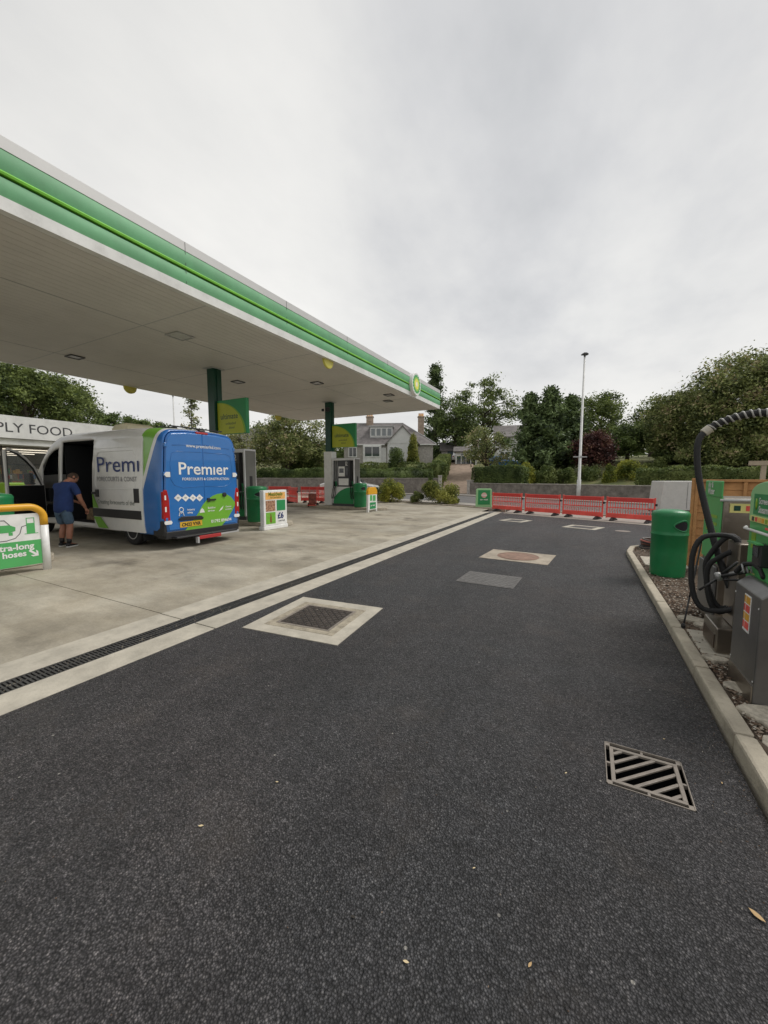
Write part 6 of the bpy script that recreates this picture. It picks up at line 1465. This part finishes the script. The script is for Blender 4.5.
simple_house(466, 56, 2.7, 15, 3.0, 3, 2.6, .5, 'small white porch building right of the driveway top', RENDER, name='porch_building', wins=((-.22, .2), (.22, .2)))
simple_house(258, 95, 7.0, 10, 12, 8, 3.0, 3.2, 'far grey roofed house beyond the trees between the pillars', STONEH, wins=((-.3, .2), (.3, .2)))

# ------------------------------------------------------------------ cars
def make_car(loc, rz, paint, label):
    t = empty('parked_car', loc, label, 'car', rz=rz)
    prof = [(-2.05, .25), (2.0, .25), (2.08, .45), (2.05, .66), (1.85, .80), (1.1, .93), (-1.75, .97), (-2.05, .9), (-2.12, .55)]
    b = MB(); b.prism(prof, -.84, .84, 'y'); b.build('body', paint, t, bevel=.07, auto=40)
    b = MB(); 
    for s, w in ((1, .80),): b.add([(-1.8, -.78, .95), (1.05, -.78, .92), (1.05, .78, .92), (-1.8, .78, .95), (-1.45, -.6, 1.44), (.2, -.6, 1.46), (.2, .6, 1.46), (-1.45, .6, 1.44)], [(0, 1, 5, 4), (1, 2, 6, 5), (2, 3, 7, 6), (3, 0, 4, 7), (4, 5, 6, 7)])
    b.build('cabin', paint, t, bevel=.05, auto=40)
    b = MB()
    for s in (-1, 1):
        b.add([(-1.5, s * .765, 1.0), (-.45, s * .775, .99), (-.45, s * .64, 1.37), (-1.3, s * .635, 1.36)], [(0, 1, 2, 3) if s < 0 else (3, 2, 1, 0)]); b.add([(-.38, s * .775, .99), (.85, s * .775, .97), (.2, s * .64, 1.38), (-.38, s * .64, 1.37)], [(0, 1, 2, 3) if s < 0 else (3, 2, 1, 0)])
    b.add([(1.0, -.7, .96), (1.0, .7, .96), (.27, .56, 1.42), (.27, -.56, 1.42)], [(0, 1, 2, 3)])
    for i, v in enumerate(b.v): b.v[i] = (v[0] + (.02 if i >= 16 else 0), v[1] * 1.015, v[2] + (.012 if i >= 16 else 0))
    b.build('window', GLASS, t)
    for x in (1.35, -1.3):
        for s in (-1, 1):
            b = MB(); b.lathe([(.2, -.1), (.30, -.1), (.31, 0), (.30, .09), (.19, .09), (.17, .06), (.02, .08)], 20, M=Matrix.Translation((x, s * .78, .31)) @ Matrix.Rotation(-s * PI / 2, 4, 'X')); b.build('wheel', RUBBER, t, smooth=True)
    for s in (-1, 1):
        b = MB(); b.prism([(1.93, .62), (2.07, .62), (2.0, .75), (1.8, .79)], s * .7 - .14, s * .7 + .14, 'y'); b.build('headlight', WHITEP, t)
        b = MB(); b.box(-2.12, -2.04, s * .7 - .1, s * .7 + .1, .7, .85); b.build('rear_light', TAILR, t)
    return t
CARW = mat('car_white', (.68, .68, .68), .25, coat=.5); CARB = mat('car_blue', (.05, .17, .42), .25, coat=.5)
p = onD(351, 480, 29.5); cc_ = make_car((p[0], p[1], -.02), R(20), CARW, 'white car on the road, mostly hidden by the far pump'); cc_.scale = (1.08, 1.08, 1.2)
p = onD(503, 468, 50); make_car((p[0], p[1], gz(p[0], p[1]) + .1), R(30), CARB, 'bright blue car parked in front of the white house')
p = onD(457, 468, 60); make_car((p[0], p[1], gz(p[0], p[1]) + .2), R(110), CARW, 'pale car parked at the top of the driveway')

# ------------------------------------------------------------------ lamp posts
def lamp(loc, h, label, r=.09, rz=0, br=False):
    t = empty('street_lamp', loc, label, 'lamp post', rz=rz)
    b = MB(); b.tube([(0, 0, 0), (0, 0, 1.4), (0, 0, 1.42), (0, 0, h)], [r * 1.35, r * 1.35, r, r * .55], 14); b.build('post', GALV, t, smooth=True)
    b = MB(); b.prism([(-.22, 0), (.22, 0), (.20, .09), (.08, .15), (-.08, .15), (-.2, .09)], -.13, .13, 'y', M=Matrix.Translation((0, 0, h - .02))); b.cyl((0, 0, h - .15), (0, 0, h), .07, 10); b.build('lantern', DGREY, t, bevel=.02)
    if br: b = MB(); b.box(-.48, .48, -.03, .03, 3.0, 3.07); b.box(-.06, .06, -.1, .1, 2.94, 3.12); b.build('bracket', LGREY, t)
    return t
lamp((-.62, 31.1, 0), 10.1, 'tall pale lamp post standing in front of the granite wall', rz=R(28), br=True, r=.10)
p = onD(177, 480, 38); lamp((p[0], p[1], 0), H + 80 / F * 38, 'distant lamp post seen above the van roof', rz=R(28), r=.1)

# ------------------------------------------------------------------ sky, light, camera
SUN_AZ, SUN_EL = R(48), R(52)               # azimuth from +y towards +x
w = bpy.data.worlds.new('World'); bpy.context.scene.world = w; w.use_nodes = True
nt = w.node_tree; L = nt.links.new; bg = nt.nodes['Background']
tc = _n(nt, 'ShaderNodeTexCoord'); sx = _n(nt, 'ShaderNodeSeparateXYZ'); L(tc.outputs['Generated'], sx.inputs[0])
def M_(op, a, b=None, c=None):
    n = _n(nt, 'ShaderNodeMath', operation=op)
    for i, v in enumerate((a, b, c)):
        if v is None: continue
        if isinstance(v, (int, float)): n.inputs[i].default_value = v
        else: L(v, n.inputs[i])
    return n.outputs[0]
zc = M_('ADD', M_('MAXIMUM', sx.outputs['Z'], 0.0), .16)
cv = _n(nt, 'ShaderNodeCombineXYZ'); L(M_('DIVIDE', sx.outputs['X'], zc), cv.inputs[0]); L(M_('DIVIDE', sx.outputs['Y'], zc), cv.inputs[1])
n1 = noise(nt, L, cv.outputs[0], .75, 7, .52, (1.0, .62, 1)); n2 = noise(nt, L, cv.outputs[0], 2.3, 8, .6, (.8, .55, 1))
cl_ = M_('ADD', M_('MULTIPLY', n1, .78), M_('MULTIPLY', n2, .22))
cloud = ramp(nt, L, cl_, [(.36, (.36, .365, .37)), (.45, (.45, .45, .45)), (.53, (.54, .535, .52)), (.64, (.62, .61, .585))])
hz_ = ramp(nt, L, sx.outputs['Z'], [(0.0, g3(1.0)), (.10, g3(.55)), (.32, g3(.0))])
cloud = mixc(nt, L, hz_, cloud, (.645, .625, .595))
# brighter towards the veiled sun
dt = _n(nt, 'ShaderNodeVectorMath', operation='DOT_PRODUCT'); L(tc.outputs['Generated'], dt.inputs[0]); dt.inputs[1].default_value = (math.sin(R(-22)) * math.cos(R(24)), math.cos(R(-22)) * math.cos(R(24)), math.sin(R(24)))
gl = ramp(nt, L, dt.outputs['Value'], [(.55, g3(.93)), (.98, g3(1.10))])
cloud = mixc(nt, L, 1., cloud, gl, 'MULTIPLY')
sky = _n(nt, 'ShaderNodeTexSky', sky_type='NISHITA'); sky.sun_disc = False; sky.sun_elevation = SUN_EL; sky.sun_rotation = SUN_AZ
sc_ = mixc(nt, L, 1., sky.outputs[0], g3(.1), 'MULTIPLY')
fin = mixc(nt, L, .06, cloud, sc_)
L(fin, bg.inputs['Color']); bg.inputs['Strength'].default_value = 1.0
ld = bpy.data.lights.new('sun', 'SUN'); ld.energy = 1.5; ld.angle = R(24); ld.color = (1, .965, .92)
lo_ = bpy.data.objects.new('sun', ld); C.objects.link(lo_)
d = Vector((math.sin(SUN_AZ) * math.cos(SUN_EL), math.cos(SUN_AZ) * math.cos(SUN_EL), math.sin(SUN_EL))); lo_.rotation_euler = d.to_track_quat('Z', 'Y').to_euler()
cd_ = bpy.data.cameras.new('camera'); cam = bpy.data.objects.new('camera', cd_); C.objects.link(cam)
cd_.sensor_fit = 'VERTICAL'; cd_.sensor_height = 24; cd_.lens = 24 * F / 1024; cd_.clip_end = 2000; cd_.clip_start = .05
Mx = Matrix(((rt[0], upv[0], -fw[0], 0), (rt[1], upv[1], -fw[1], 0), (rt[2], upv[2], -fw[2], H), (0, 0, 0, 1))); cam.matrix_world = Mx
s = bpy.context.scene; s.camera = cam
s.view_settings.view_transform = 'Standard'; s.view_settings.look = 'None'; s.view_settings.exposure = 0.52; s.view_settings.gamma = 1
s.cycles.use_denoising = True; s.cycles.max_bounces = 6; s.cycles.transparent_max_bounces = 8
